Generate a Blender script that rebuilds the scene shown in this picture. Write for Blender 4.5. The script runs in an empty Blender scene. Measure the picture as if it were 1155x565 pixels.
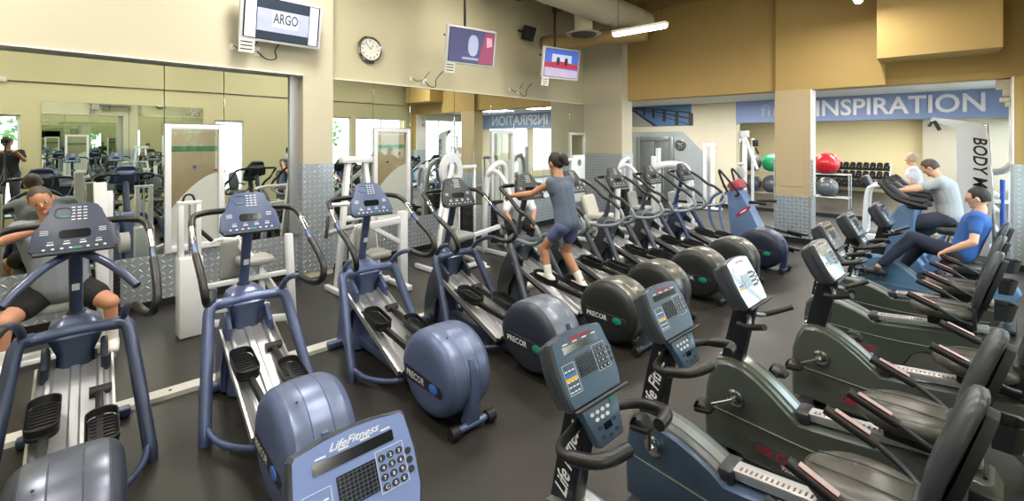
import bpy, bmesh, math, random
from mathutils import Vector as V, Matrix as M
PI = math.pi
random.seed(4)
SC = bpy.context.scene
COL = SC.collection
H = 2.15                                  # lens height above the floor
ROW = math.radians(175)                   # heading of the cardio rows

# ---------------------------------------------------------------- materials
def lin(h):
    h = h.lstrip('#')
    c = [int(h[i:i+2], 16)/255 for i in (0, 2, 4)]
    return tuple((x/12.92 if x <= .04045 else ((x+.055)/1.055)**2.4) for x in c) + (1,)
MATS = {}
def mat(name, col, rough=.5, metal=0., var=.06, scale=14., bump=0., coat=0., emit=0., spec=.5):
    if name in MATS: return MATS[name]
    m = bpy.data.materials.new(name); m.use_nodes = True
    nt = m.node_tree; b = nt.nodes['Principled BSDF']
    c = lin(col)
    tc = nt.nodes.new('ShaderNodeTexCoord'); nz = nt.nodes.new('ShaderNodeTexNoise')
    nz.inputs['Scale'].default_value = scale; nz.inputs['Detail'].default_value = 4
    nt.links.new(tc.outputs['Object'], nz.inputs['Vector'])
    mx = nt.nodes.new('ShaderNodeMix'); mx.data_type = 'RGBA'
    mx.inputs[6].default_value = tuple(x*(1-var) for x in c[:3])+(1,)
    mx.inputs[7].default_value = tuple(min(1, x*(1+var)) for x in c[:3])+(1,)
    nt.links.new(nz.outputs['Fac'], mx.inputs[0]); nt.links.new(mx.outputs[2], b.inputs['Base Color'])
    b.inputs['Roughness'].default_value = rough; b.inputs['Metallic'].default_value = metal
    b.inputs['Specular IOR Level'].default_value = spec
    if coat: b.inputs['Coat Weight'].default_value = coat; b.inputs['Coat Roughness'].default_value = .12
    if bump:
        bp = nt.nodes.new('ShaderNodeBump'); bp.inputs['Strength'].default_value = bump; bp.inputs['Distance'].default_value = .01
        nt.links.new(nz.outputs['Fac'], bp.inputs['Height']); nt.links.new(bp.outputs[0], b.inputs['Normal'])
    if emit:
        b.inputs['Emission Color'].default_value = c; b.inputs['Emission Strength'].default_value = emit
    m.diffuse_color = c
    MATS[name] = m
    return m
cream = mat('cream_paint', '#c8c0a2', .75, var=.03, scale=1.5, bump=.05)
cream2 = mat('pale_cream_paint', '#c9c2ab', .75, var=.03, scale=1.5)
olive = mat('olive_cream_paint', '#c8c19c', .75, var=.03, scale=1.5)
ochre = mat('ochre_paint', '#b1955c', .75, var=.04, scale=1.5)
ochre2 = mat('column_ochre_paint', '#b9a684', .75, var=.04, scale=1.5)
yellow = mat('yellow_paint', '#d8ca9f', .8, var=.03, scale=1.)
greyw = mat('grey_beige_paint', '#a8a190', .8, var=.03, scale=1.)
white = mat('white_paint', '#ece9e2', .6, var=.02)
ceilm = mat('ceiling_wood', '#8f7344', .85, var=.2, scale=3)
black = mat('black_rubber', '#141416', .55)
foam = mat('black_foam', '#1a1a1c', .38, bump=.1, scale=90)
dark = mat('dark_plastic', '#26292e', .42)
chrome = mat('chrome', '#d9d9dc', .12, 1., var=.03)
alu = mat('brushed_aluminium', '#b9babd', .42, .75, var=.06, scale=30)
pwhite = mat('white_powder_coat', '#e4e6ea', .32, var=.03, coat=.3)
padg = mat('grey_vinyl', '#9a9b98', .5, bump=.15, scale=60)
padb = mat('black_vinyl', '#2a2a2b', .38, var=.15, bump=.2, scale=22)
seatm = mat('seat_vinyl', '#45443e', .33, var=.25, bump=.25, scale=18)
skin = mat('skin', '#c08a6c', .55, var=.05)
skin2 = mat('pale_skin', '#d6a68a', .55, var=.05)
hairm = mat('dark_hair', '#1f1715', .6, var=.3, scale=60, bump=.4)
hairg = mat('grey_hair', '#4a4039', .6, var=.3, scale=60, bump=.4)
red = mat('red_ink', '#b52230', .45)
inkw = mat('white_ink', '#e8eaee', .5)
glassd = mat('dark_display', '#14181c', .12)
green = mat('green_enamel', '#1f8a6a', .35)
yel = mat('yellow_ink', '#e2b52e', .5)
blu = mat('blue_ink', '#3f6fc4', .4)

def nodes(name):
    m = bpy.data.materials.new(name); m.use_nodes = True; MATS[name] = m
    return m, m.node_tree, m.node_tree.nodes['Principled BSDF']
def floor_mat():
    m, nt, b = nodes('rubber_floor')
    N = nt.nodes.new; L = nt.links.new
    tc = N('ShaderNodeTexCoord')
    n1 = N('ShaderNodeTexNoise'); n1.inputs['Scale'].default_value = 1.3; n1.inputs['Detail'].default_value = 6
    n2 = N('ShaderNodeTexNoise'); n2.inputs['Scale'].default_value = 160
    L(tc.outputs['Object'], n1.inputs['Vector']); L(tc.outputs['Object'], n2.inputs['Vector'])
    r = N('ShaderNodeValToRGB'); r.color_ramp.elements[0].position = .35; r.color_ramp.elements[0].color = lin('#252321')
    r.color_ramp.elements[1].position = .7; r.color_ramp.elements[1].color = lin('#312e2a')
    L(n1.outputs['Fac'], r.inputs[0])
    mx = N('ShaderNodeMix'); mx.data_type = 'RGBA'; mx.blend_type = 'OVERLAY'; mx.inputs[0].default_value = .35
    L(r.outputs[0], mx.inputs[6]); L(n2.outputs['Color'], mx.inputs[7]); L(mx.outputs[2], b.inputs['Base Color'])
    mr = N('ShaderNodeMapRange'); mr.inputs['To Min'].default_value = .3; mr.inputs['To Max'].default_value = .5
    L(n1.outputs['Fac'], mr.inputs[0]); L(mr.outputs[0], b.inputs['Roughness'])
    bp = N('ShaderNodeBump'); bp.inputs['Strength'].default_value = .12; bp.inputs['Distance'].default_value = .003
    L(n2.outputs['Fac'], bp.inputs['Height']); L(bp.outputs[0], b.inputs['Normal'])
    b.inputs['Specular IOR Level'].default_value = .45
    return m
floorm = floor_mat()
def plate_mat():                           # diamond tread plate: raised lozenges laid crosswise
    m, nt, b = nodes('diamond_plate')
    N = nt.nodes.new; L = nt.links.new
    tc = N('ShaderNodeTexCoord'); sp = N('ShaderNodeSeparateXYZ'); L(tc.outputs['Object'], sp.inputs[0])
    def mth(op, a, b_=None):
        n = N('ShaderNodeMath'); n.operation = op
        for i, x in enumerate((a, b_)):
            if x is None: continue
            if isinstance(x, (int, float)): n.inputs[i].default_value = x
            else: L(x, n.inputs[i])
        return n.outputs[0]
    h = mth('ADD', sp.outputs['X'], sp.outputs['Y']); z = sp.outputs['Z']
    K = 13.
    hx = mth('MULTIPLY', h, K); zx = mth('MULTIPLY', z, K)
    fx = mth('SUBTRACT', mth('FRACT', hx), .5); fz = mth('SUBTRACT', mth('FRACT', zx), .5)
    par = mth('FLOORED_MODULO', mth('ADD', mth('FLOOR', hx), mth('FLOOR', zx)), 2.)
    u = mth('ADD', fx, fz); v = mth('SUBTRACT', fx, fz)
    def ell(p, q): return mth('ADD', mth('POWER', mth('ABSOLUTE', mth('DIVIDE', p, .62)), 2), mth('POWER', mth('ABSOLUTE', mth('DIVIDE', q, .17)), 2))
    d = mth('ADD', mth('MULTIPLY', par, ell(u, v)), mth('MULTIPLY', mth('SUBTRACT', 1., par), ell(v, u)))
    cl = N('ShaderNodeClamp'); L(mth('SUBTRACT', 1., d), cl.inputs[0]); hgt = mth('POWER', cl.outputs[0], .5)
    nz = N('ShaderNodeTexNoise'); nz.inputs['Scale'].default_value = 5; L(tc.outputs['Object'], nz.inputs['Vector'])
    mx = N('ShaderNodeMix'); mx.data_type = 'RGBA'; mx.inputs[6].default_value = lin('#aab4bc'); mx.inputs[7].default_value = lin('#eef2f5')
    L(mth('ADD', mth('MULTIPLY', hgt, .8), mth('MULTIPLY', nz.outputs['Fac'], .3)), mx.inputs[0]); L(mx.outputs[2], b.inputs['Base Color'])
    b.inputs['Metallic'].default_value = .6; b.inputs['Roughness'].default_value = .32
    bp = N('ShaderNodeBump'); bp.inputs['Strength'].default_value = 1.; bp.inputs['Distance'].default_value = .008
    L(hgt, bp.inputs['Height']); L(bp.outputs[0], b.inputs['Normal'])
    return m
diam = plate_mat()
mirr = mat('mirror_silver', '#e6ece4', .0, 1., var=.0)
MATS['mirror_silver'].node_tree.nodes['Principled BSDF'].inputs['Roughness'].default_value = .005
def glass_mat(name, tint, frost=0.):
    m = bpy.data.materials.new(name); m.use_nodes = True; nt = m.node_tree; nt.nodes.clear()
    o = nt.nodes.new('ShaderNodeOutputMaterial'); mx = nt.nodes.new('ShaderNodeMixShader')
    t = nt.nodes.new('ShaderNodeBsdfTransparent'); t.inputs[0].default_value = lin(tint)
    g = nt.nodes.new('ShaderNodeBsdfGlossy' if not frost else 'ShaderNodeBsdfDiffuse')
    if not frost: g.inputs['Roughness'].default_value = .02
    g.inputs[0].default_value = lin('#ffffff' if not frost else '#c9cdc6')
    if frost: mx.inputs[0].default_value = frost
    else:
        f = nt.nodes.new('ShaderNodeLayerWeight'); pw = nt.nodes.new('ShaderNodeMath'); pw.operation = 'POWER'; pw.inputs[1].default_value = 5; ma = nt.nodes.new('ShaderNodeMath'); ma.operation = 'MULTIPLY_ADD'; ma.inputs[1].default_value = .6; ma.inputs[2].default_value = .03; nt.links.new(f.outputs['Facing'], pw.inputs[0]); nt.links.new(pw.outputs[0], ma.inputs[0]); nt.links.new(ma.outputs[0], mx.inputs[0])
    nt.links.new(t.outputs[0], mx.inputs[1]); nt.links.new(g.outputs[0], mx.inputs[2]); nt.links.new(mx.outputs[0], o.inputs[0])
    MATS[name] = m; return m
glassm = glass_mat('clear_glass', '#f4f8f6'); frost = glass_mat('frosted_film', '#dfe3de', .86)

# ---------------------------------------------------------------- mesh builder
def chaikin(p, it=2):
    p = [V(q) for q in p]
    for _ in range(it):
        q = [p[0]]
        for a, b in zip(p[:-1], p[1:]):
            q += [a.lerp(b, .25), a.lerp(b, .75)]
        q.append(p[-1])
        # drop the two points that duplicate the ends
        p = [q[0]] + q[2:-2] + [q[-1]] if len(p) > 2 else p
    return p
class MB:
    def __init__(s): s.bm = bmesh.new(); s.mats = []; s.cur = 0
    def use(s, m):
        if m not in s.mats: s.mats.append(m)
        s.cur = s.mats.index(m); return s
    def _f(s, vs):
        try: f = s.bm.faces.new(vs)
        except ValueError: return None
        f.material_index = s.cur; return f
    def loft(s, rings, caps=True, closed=True):
        R = [[s.bm.verts.new(p) for p in r] for r in rings]
        n = len(R[0])
        for a, b in zip(R[:-1], R[1:]):
            for i in range(n if closed else n-1):
                j = (i+1) % n
                s._f([a[i], a[j], b[j], b[i]])
        if caps: s._f(list(reversed(R[0]))); s._f(R[-1])
        return s
    def tube(s, pts, r, seg=10, it=2, flat=1., caps=True):
        p = chaikin(pts, it) if it else [V(q) for q in pts]
        n = len(p); rr = (lambda t: r[0]*(1-t)+r[1]*t) if isinstance(r, (tuple, list)) else (lambda t: r)
        T = []
        for i in range(n):
            d = p[min(i+1, n-1)]-p[max(i-1, 0)]
            T.append(d.normalized() if d.length > 1e-9 else V((0, 0, 1)))
        up = V((0, 0, 1)) if abs(T[0].z) < .9 else V((0, 1, 0))
        x = T[0].cross(up).normalized(); rings = []
        for i in range(n):
            x = (x - T[i]*x.dot(T[i])).normalized(); y = T[i].cross(x)
            q = rr(i/(n-1))
            rings.append([p[i]+x*math.cos(a)*q+y*math.sin(a)*q*flat for a in [2*PI*k/seg for k in range(seg)]])
        return s.loft(rings, caps)
    def cyl(s, a, b, r, seg=16): return s.tube([a, b], r, seg, 0)
    def box(s, c, size, rot=None, bev=0., seg=2):
        m = M.Translation(V(c)) @ (rot.to_4x4() if rot else M.Identity(4)) @ M.Diagonal((*size, 1))
        g = bmesh.ops.create_cube(s.bm, size=1, matrix=m)
        fs = {f for v in g['verts'] for f in v.link_faces}
        for f in fs: f.material_index = s.cur
        if bev:
            es = {e for v in g['verts'] for e in v.link_edges}
            r = bmesh.ops.bevel(s.bm, geom=list(es), offset=bev, segments=seg, affect='EDGES', profile=.5, clamp_overlap=True)
            for f in r['faces']: f.material_index = s.cur
        return s
    def bar(s, a, b, w, h, bev=.004):        # rectangular bar between two points, w across, h in the upright plane
        a = V(a); b = V(b); d = (b-a); L = d.length; d.normalize()
        up = V((0, 0, 1)) if abs(d.z) < .97 else V((1, 0, 0))
        y = up.cross(d).normalized(); z = d.cross(y)
        rot = M((d, y, z)).transposed()
        return s.box((a+b)/2, (L, w, h), rot, bev)
    def plate(s, pts, o, U, W, t, bev=0., seg=2):   # outline pts in the plane (U, W) at o, thickness t along U x W
        o = V(o); U = V(U).normalized(); W = V(W).normalized(); N = U.cross(W)
        a = [s.bm.verts.new(o+U*p[0]+W*p[1]) for p in pts]
        b = [s.bm.verts.new(o+U*p[0]+W*p[1]+N*t) for p in pts]
        n = len(pts); fs = [s._f(list(reversed(a))), s._f(b)]
        for i in range(n): s._f([a[i], a[(i+1) % n], b[(i+1) % n], b[i]])
        if bev:
            es = [e for f in fs for e in f.edges]
            r = bmesh.ops.bevel(s.bm, geom=es, offset=bev, segments=seg, affect='EDGES', profile=.5, clamp_overlap=True)
            for f in r['faces']: f.material_index = s.cur
        return s
    def prism(s, pts, y0, y1, bev=0., seg=2):       # profile in (x, z), from y0 to y1
        return s.plate(pts, (0, y1, 0), (1, 0, 0), (0, 0, 1), y1-y0, bev, seg)
    def sphere(s, c, r, sub=2, sc=(1, 1, 1), rot=None):
        m = M.Translation(V(c)) @ (rot.to_4x4() if rot else M.Identity(4)) @ M.Diagonal((*sc, 1))
        g = bmesh.ops.create_icosphere(s.bm, subdivisions=sub, radius=r, matrix=m)
        for v in g['verts']:
            for f in v.link_faces: f.material_index = s.cur
        return s
    def lathe(s, prof, o=(0, 0, 0), seg=24, axis=None):
        rot = V((0, 0, 1)).rotation_difference(V(axis)).to_matrix() if axis else M.Identity(3)
        return s.loft([[V(o)+rot @ V((r*math.cos(2*PI*k/seg), r*math.sin(2*PI*k/seg), z)) for k in range(seg)] for r, z in prof])
    def text(s, body, size, o, U, W, lift=.002, width=None, shear=0.):
        me = text_mesh(body, shear)
        xs = [v.co.x for v in me.vertices]; k = size
        kx = width/(max(xs)-min(xs)) if width else k
        x0 = min(xs); o = V(o); U = V(U).normalized(); W = V(W).normalized(); N = U.cross(W)
        base = [s.bm.verts.new(o+U*((v.co.x-x0)*kx)+W*(v.co.y*k)+N*lift) for v in me.vertices]
        for p in me.polygons: s._f([base[i] for i in p.vertices])
        return s
    def build(s, name, m=None, parent=None, ang=.7, loc=None):
        me = bpy.data.meshes.new(name)
        bmesh.ops.recalc_face_normals(s.bm, faces=[f for f in s.bm.faces])
        s.bm.to_mesh(me); s.bm.free()
        for mm in (s.mats or [m]): me.materials.append(mm)
        for p in me.polygons: p.use_smooth = True
        me.set_sharp_from_angle(angle=ang)
        o = bpy.data.objects.new(name, me); COL.objects.link(o)
        if parent: o.parent = parent
        if loc: o.location = loc
        return o
TXT = {}
def text_mesh(body, shear=0.):
    if (body, shear) in TXT: return TXT[body, shear]
    cu = bpy.data.curves.new('lettering', 'FONT'); cu.body = body; cu.shear = shear; cu.offset = .018; cu.resolution_u = 3
    o = bpy.data.objects.new('lettering', cu); COL.objects.link(o)
    dg = bpy.context.evaluated_depsgraph_get(); dg.update()
    me = bpy.data.meshes.new_from_object(o.evaluated_get(dg))
    bpy.data.objects.remove(o); TXT[body, shear] = me
    return me
def thing(name, label, cat, loc=(0, 0, 0), rz=0., group=None):
    o = bpy.data.objects.new(name, None); COL.objects.link(o); o.empty_display_size = .1
    o.location = loc; o.rotation_euler = (0, 0, rz); o['label'] = label; o['category'] = cat
    if group: o['group'] = group
    return o
def tag(o, label, cat, group=None, kind=None):
    o['label'] = label; o['category'] = cat
    if group: o['group'] = group
    if kind: o['kind'] = kind
    return o
def struct(o): o['kind'] = 'structure'; return o
def dup(root, loc, rz, label, group=None):
    r = root.copy(); COL.objects.link(r); r.location = loc; r.rotation_euler = (0, 0, rz); r['label'] = label
    if group: r['group'] = group
    def rec(a, b):
        for ch in list(a.children):
            c = ch.copy(); COL.objects.link(c); c.parent = b; rec(ch, c)
    rec(root, r)
    return r
def sell(cx, cz, a, b, n=28, e=2.4):          # superellipse outline
    out = []
    for k in range(n):
        t = 2*PI*k/n; c, s_ = math.cos(t), math.sin(t)
        out.append((cx+a*math.copysign(abs(c)**(2/e), c), cz+b*math.copysign(abs(s_)**(2/e), s_)))
    return out
def rrect(w, h, r, n=4, cx=0, cz=0):
    out = []
    for (sx, sz, a0) in ((1, 1, 0), (-1, 1, 90), (-1, -1, 180), (1, -1, 270)):
        for k in range(n+1):
            a = math.radians(a0+90*k/n)
            out.append((cx+sx*(w/2-r)+r*math.cos(a), cz+sz*(h/2-r)+r*math.sin(a)))
    return out
def pad(mb, o, U, W, w, h, t, r=.05):
    """upholstered pad: rounded outline w x h in plane (U, W), pillowed by t along the normal"""
    o = V(o); U = V(U).normalized(); W = V(W).normalized(); N = U.cross(W)
    rings = []
    for (k, s_) in ((0, .9), (.15, .98), (.5, 1.), (.8, .985), (.95, .93), (1., .8)):
        rr = rrect(w*s_, h*s_ if h*s_ > 0 else h, r*s_)
        rings.append([o+U*p[0]+W*p[1]+N*t*k for p in rr])
    return mb.loft(rings)
# ================================================================ THE ROOM
def slab(name, x0, x1, y0, y1, z0, z1, m, kind='structure'):
    o = MB().box(((x0+x1)/2, (y0+y1)/2, (z0+z1)/2), (x1-x0, y1-y0, z1-z0)).build(name, m)
    if kind: o['kind'] = kind
    return o
XW, XE, YB, YN, CZ = -7.37, 1.29, 11.3, -3.2, 5.7
XR, YW, YF = 1.75, 15.5, 23.0
slab('floor', -11.2, 2.2, YN-.3, YW, -.1, 0, floorm)
slab('floor_platform', -10, 2.2, YW-.02, YF+.3, -.1, .1, floorm)
slab('trim_1', -9.6, 2.0, YW-.06, YW-.02, 0, .1, black)
slab('ceiling', XW-.3, 2.2, YN-.3, YB+.6, CZ, CZ+.2, ceilm)
for i, y in enumerate([-2 + 1.45*k for k in range(10)]):
    slab('ceiling_beam', XW, XE, y-.05, y+.05, CZ-.22, CZ, ceilm)
slab('ceiling_back', -9.6, 2.2, YB+.35, YW+.4, 3.36, 3.46, white)
slab('ceiling_far', -9.6, 2.2, YW+.4, YF+.3, 3.0, 3.1, white)

# mirror wall: four openings for the glazed panels
OPEN = [(1.32, 2.0), (4.33, 5.10), (7.27, 8.02), (10.28, 11.02)]
ZW, ZO, ZM = .68, 2.36, 3.16
mb = MB()
edges = [YN-.3]+[v for o in OPEN for v in o]+[YB+.3]
for a, b in zip(edges[0::2], edges[1::2]): mb.box((XW-.09, (a+b)/2, (ZW+ZO)/2), (.14, b-a, ZO-ZW))
mb.box((XW-.09, (YN+YB)/2, ZW/2), (.14, YB-YN+.6, ZW)); mb.box((XW-.09, (YN+YB)/2, (ZO+CZ)/2), (.14, YB-YN+.6, CZ-ZO))
struct(mb.build('wall_left', cream))
# soffit above the first mirror, boxed out, and the flush one beyond the pilaster
slab('wall_soffit_left', XW-.02, XW+.22, -3.2, 3.02, ZM, CZ, cream2)
slab('trim_2', XW-.02, XW+.035, 3.47, YB-.2, ZM, ZM+.02, white)
slab('trim_3', XW-.02, XW+.235, -3.2, 3.02, ZM-.02, ZM, white)
# pilaster between the mirrors
def pilaster(x0, x1, y0, y1, z1, zd, m):
    slab('pillar', x0, x1, y0, y1, 0, z1, m)
    slab('trim_4', x0-.004, x1+.012, y0-.012, y1+.012, .1, zd, diam)
pilaster(XW-.02, XW+.2, 3.02, 3.50, CZ, 1.78, cream2)
slab('trim_5', XW+.0, XW+.06, 2.88, 3.02, .68, ZM, alu)
# corner pilaster
pilaster(XW-.02, -6.15, 11.0, 11.55, CZ, 1.78, cream2)
# mirrors
def mirror(y0, y1, z0, z1, label, x=XW, g='wall mirrors behind the strength machines'):
    s = 1 if x < 0 else -1
    o = MB().box((x+s*.012, (y0+y1)/2, (z0+z1)/2), (.012, y1-y0-.006, z1-z0-.006), bev=.002, seg=1).build('wall_mirror', mirr)
    tag(o, label, 'mirror', g)
seams = [-3.15, -1.6, -.12, 1.32, 2.0, 2.88]
txt = ['at the far left edge beside the daylit window reflection', 'behind the man in the grey shirt', 'between the seated man and the glazed panel', '', 'between the first glazed panel and the pilaster']
mirror(-.12, 1.32, ZW, ZM, 'leftmost tall wall mirror, behind the seated man in the grey shirt')
mirror(2.0, 2.88, ZW, ZM, 'narrow tall wall mirror between the nearest glazed panel and the pilaster')
mirror(3.50, 4.33, ZW, ZM, 'narrow tall wall mirror just right of the cream pilaster')
mirror(5.10, 6.2, ZW, ZM, 'tall wall mirror right of the second glazed panel')
mirror(6.2, 7.27, ZW, ZM, 'tall wall mirror left of the third glazed panel, behind the runner')
mirror(8.02, 9.15, ZW, ZM, 'tall wall mirror right of the third glazed panel')
mirror(9.15, 10.28, ZW, ZM, 'tall wall mirror left of the farthest glazed panel')
for (a, b), w in zip(OPEN, ('nearest', 'second', 'third', 'farthest')):
    mirror(a, b, ZO+.01, ZM, 'short wall mirror above the %s white framed glazed panel' % w, g='mirror strips above the glazed panels')
    t = thing('glazed_panel', 'white framed clear glass panel with frosted arc at its foot, %s from the left' % {'nearest': 'first', 'second': 'second', 'third': 'third', 'farthest': 'fourth'}[w], 'glass panel', (XW, a, ZW), 0, 'white framed glass panels in the mirror wall')
    w_, h_ = b-a, ZO-ZW
    f = MB()
    for c, s in (((.02, .035, h_/2), (.07, .07, h_)), ((.02, w_-.035, h_/2), (.07, .07, h_)), ((.02, w_/2, .04), (.07, w_-.14, .08)), ((.02, w_/2, h_-.035), (.07, w_-.14, .07))):
        f.box(c, s, bev=.006)
    f.build('panel_frame', pwhite, t)
    MB().box((.0, w_/2, h_/2), (.008, w_-.13, h_-.13)).build('glass_pane', glassm, t)
    n = 14; pts = [(.07, .08), (w_-.07, .08)]+[(w_-.07-(w_-.14)*k/n, 1.02-.46*(k/n)**1.7) for k in range(n+1)]
    MB().plate(pts, (.008, 0, 0), (0, 1, 0), (0, 0, 1), .002).build('frosted_film', frost, t)
# lobby behind the panels
slab('floor_lobby', -11.2, XW-.16, YN, YB+.6, -.02, 0.004, mat('lobby_tile', '#a89878', .5))
slab('ceiling_lobby', -11.2, XW-.16, YN, YB+.6, 3.2, 3.3, cream)
slab('wall_lobby', -11.2, -11.05, YN, YB+.6, 0, 3.3, cream2)
slab('wall_lobby_near', -11.2, XW-.16, -1.6, -1.5, 0, 3.3, cream2)
tan = mat('climbing_wall_tan', '#a89a80', .8, bump=.3, scale=6)
for k, (y0, y1) in enumerate(((-.5, 3.6), (4.6, 8.2))):
    t = thing('climbing_wall', ('tan bouldering board with small dark holds seen through the %s glazed panel' % ('nearest', 'second')[k]), 'climbing wall', (-10.9, y0, 0))
    MB().box((0, (y1-y0)/2, 1.15), (.12, y1-y0, 2.3), bev=.02).build('board', tan, t)
    m = MB().box((.065, (y1-y0)/2, 1.98), (.01, y1-y0-.02, .1)); m.build('stripe', mat('green_stripe', '#3f7a52', .6), t)
    for q in range(26):
        hm = [red, dark, dark, blu][q % 4]
        MB().sphere((.08, random.uniform(.15, y1-y0-.15), random.uniform(.3, 1.85)), .035, 1, (.8, 1, .8)).build('hold', hm, t)
for k, y in enumerate((3.9, 8.8)):
    slab('pillar_lobby', -9.6, -9.1, y, y+.45, 0, 3.2, olive)
# baseboard
slab('baseboard_left', XW-.02, XW+.03, YN, 3.02, 0, .1, black); slab('baseboard_left_far', XW-.02, XW+.03, 3.5, 11.0, 0, .1, black)
# diamond plate wainscot, one sheet each side of the pilaster
slab('trim_6', XW-.02, XW+.02, YN, 3.02, .1, ZW, diam); slab('trim_7', XW-.02, XW+.02, 3.5, 11.0, .1, ZW, diam)

# back soffits
slab('wall_back_soffit', -6.16, -2.55, YB, YB+.35, 3.22, CZ, ochre)
slab('wall_back_soffit_middle', -2.55, -.70, YB-.12, YB+.35, 3.20, CZ, ochre)
slab('wall_back_soffit_right', -.70, 2.2, YB+.08, YB+.35, 3.20, CZ, ochre)
slab('wall_back_bulkhead', -.78, .78, YB-.75, YB+.3, 3.62, CZ, ochre)
# free column
slab('pillar_front', -2.56, -1.90, YB-.13, YB+.3, 0, 3.21, ochre2)
slab('trim_8', -2.575, -1.885, YB-.145, YB+.315, .1, .97, diam)
slab('trim_9', -2.58, -1.88, YB-.15, YB+.32, 0, .1, black)
slab('trim_10', -1.905, -1.885, YB-.15, YB+.32, .97, 3.2, white)
slab('trim_11', -1.9, -1.86, YB-.15, YB-.06, .97, 1.75, diam); slab('trim_12', -2.58, -2.55, YB-.15, YB-.06, .97, 1.75, diam)
o = MB().box((-2.23, YB-.134, 1.62), (.42, .012, .9)).build('access_panel', ochre2)
tag(o, 'painted access panel on the ochre column', 'panel')
# right hand wall beside the opening
slab('wall_right_return', .95, 2.2, YB-.1, YB+.35, 0, 3.2, ochre)
slab('trim_13', .945, 2.2, YB-.115, YB+.36, .1, 1.75, diam); slab('trim_14', .94, 2.2, YB-.12, YB+.37, 0, .1, black)
slab('trim_15', .93, .952, YB-.115, YB+.36, 1.75, 3.2, white)

# ---- opposite wall: mirror in the middle, windows either side
WINS = [(-1.7, .1, .5, 2.75), (4.1, 4.9, .6, 2.75), (6.3, 8.5, .7, 3.0), (8.7, 10.9, .7, 3.0)]
mb = MB()
def wall_x(mb, x0, x1, y0, y1, z1, wins):
    cuts = sorted(wins); y = y0
    for (a, b, c, d) in cuts:
        mb.box(((x0+x1)/2, (y+a)/2, z1/2), (x1-x0, a-y, z1))
        mb.box(((x0+x1)/2, (a+b)/2, c/2), (x1-x0, b-a, c)); mb.box(((x0+x1)/2, (a+b)/2, (d+z1)/2), (x1-x0, b-a, z1-d)); y = b
    mb.box(((x0+x1)/2, (y+y1)/2, z1/2), (x1-x0, y1-y, z1))
wall_x(mb, XE, XE+.2, YN-.3, YB+.35, CZ, WINS)
struct(mb.build('wall_right', olive))
BW = [(12.1, 14.9, .35, 3.05), (16.2, 19.2, .45, 2.85), (19.6, 22.6, .45, 2.85)]
mb = MB(); wall_x(mb, XR, XR+.2, YB+.35, YF+.3, 3.4, BW); struct(mb.build('wall_right_back', cream2))
n = 0
def window(x, a, b, c, d, mull=1):
    global n; n += 1
    f = MB(); t = .05
    for (y0, y1, z0, z1) in ((a, a+t, c, d), (b-t, b, c, d), (a+t, b-t, c, c+t), (a+t, b-t, d-t, d)):
        f.box((x+.1, (y0+y1)/2, (z0+z1)/2), (.08, y1-y0, z1-z0), bev=.004)
    for k in range(mull):
        y = a+(b-a)*(k+1)/(mull+1); f.box((x+.1, y, (c+d)/2), (.06, .045, d-c-2*t), bev=.003)
    o = f.build('window_%d' % n, pwhite); struct(o)
    g = MB().box((x+.1, (a+b)/2, (c+d)/2), (.008, b-a-2*t, d-c-2*t)).build('glass_pane', glassm, o)
    L = bpy.data.lights.new('window_portal', 'AREA'); L.shape = 'RECTANGLE'; L.size = b-a; L.size_y = d-c
    L.cycles.is_portal = True
    lo = bpy.data.objects.new('window_portal', L); COL.objects.link(lo); lo.location = (x+.19, (a+b)/2, (c+d)/2)
    lo.rotation_euler = (PI/2, 0, PI/2)          # shines towards -X
for w in WINS: window(XE, *w, mull=1 if w[1]-w[0] > 1 else 0)
for w in BW: window(XR, *w, mull=2)
mirror(.45, 2.1, .7, 3.1, 'tall wall mirror behind the nearest recumbent bikes, first half', XE, 'wall mirrors behind the bikes')
mirror(2.1, 3.8, .7, 3.1, 'tall wall mirror behind the nearest recumbent bikes, second half', XE, 'wall mirrors behind the bikes')
slab('wall_near', XW-.3, XE+.2, YN-.3, YN-.1, 0, CZ, olive)

# ---- back area
mb = MB().box((-7.1, YW+.2, 1.75), (4.9, .4, 3.3)); struct(mb.build('wall_back', cream2))
slab('wall_hall_left', -9.7, -9.5, YB+.3, YF+.3, 0, 3.46, cream2)
slab('wall_hall_near', -9.7, -7.4, YB+.2, YB+.35, 0, 3.46, cream2)
slab('wall_fascia', -4.65, XR, YW, YW+.4, 2.69, 3.40, mat('slate_blue_paint', '#7f8fb4', .6, var=.03, scale=1))
slab('wall_far', -9.7, -.35, YF, YF+.3, 0, 3.1, yellow)
slab('wall_far_grey', -.35, 2.2, YF-.5, YF+.3, 0, 3.1, greyw)
# diamond plate cladding with a sloped end, poster, lift door
o = MB().plate([(-9.4, .1), (-5.45, .1), (-5.45, 1.54), (-6.36, 2.45), (-9.4, 2.45)], (0, YW, 0), (1, 0, 0), (0, 0, 1), .02)
struct(o.build('trim_16', diam))
t = thing('lift_door', 'grey metal lift door in a riveted steel surround on the clad wall', 'door', (-7.35, YW-.02, .1))
m = MB()
for c, s in (((-.62, -.04, 1.08), (.16, .08, 2.16)), ((.62, -.04, 1.08), (.16, .08, 2.16)), ((0, -.04, 2.1), (1.08, .08, .14))): m.box(c, s, bev=.01)
m.build('door_surround', mat('steel_surround', '#8b9391', .4, .6, bump=.2), t)
for s in (-1, 1): MB().box((s*.27, -.02, 1.01), (.53, .03, 2.02), bev=.004).build('door_leaf', mat('door_grey', '#6d7474', .5, .3), t)
t = thing('wall_emblem', 'round dark metal emblem on the clad wall right of the lift', 'emblem', (-6.42, YW-.02, 1.98))
MB().lathe([(.19, 0), (.2, .02), (.16, .03), (.16, .015)], axis=(0, -1, 0)).build('ring', mat('bronze_disc', '#6a6d6c', .35, .7), t)
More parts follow.
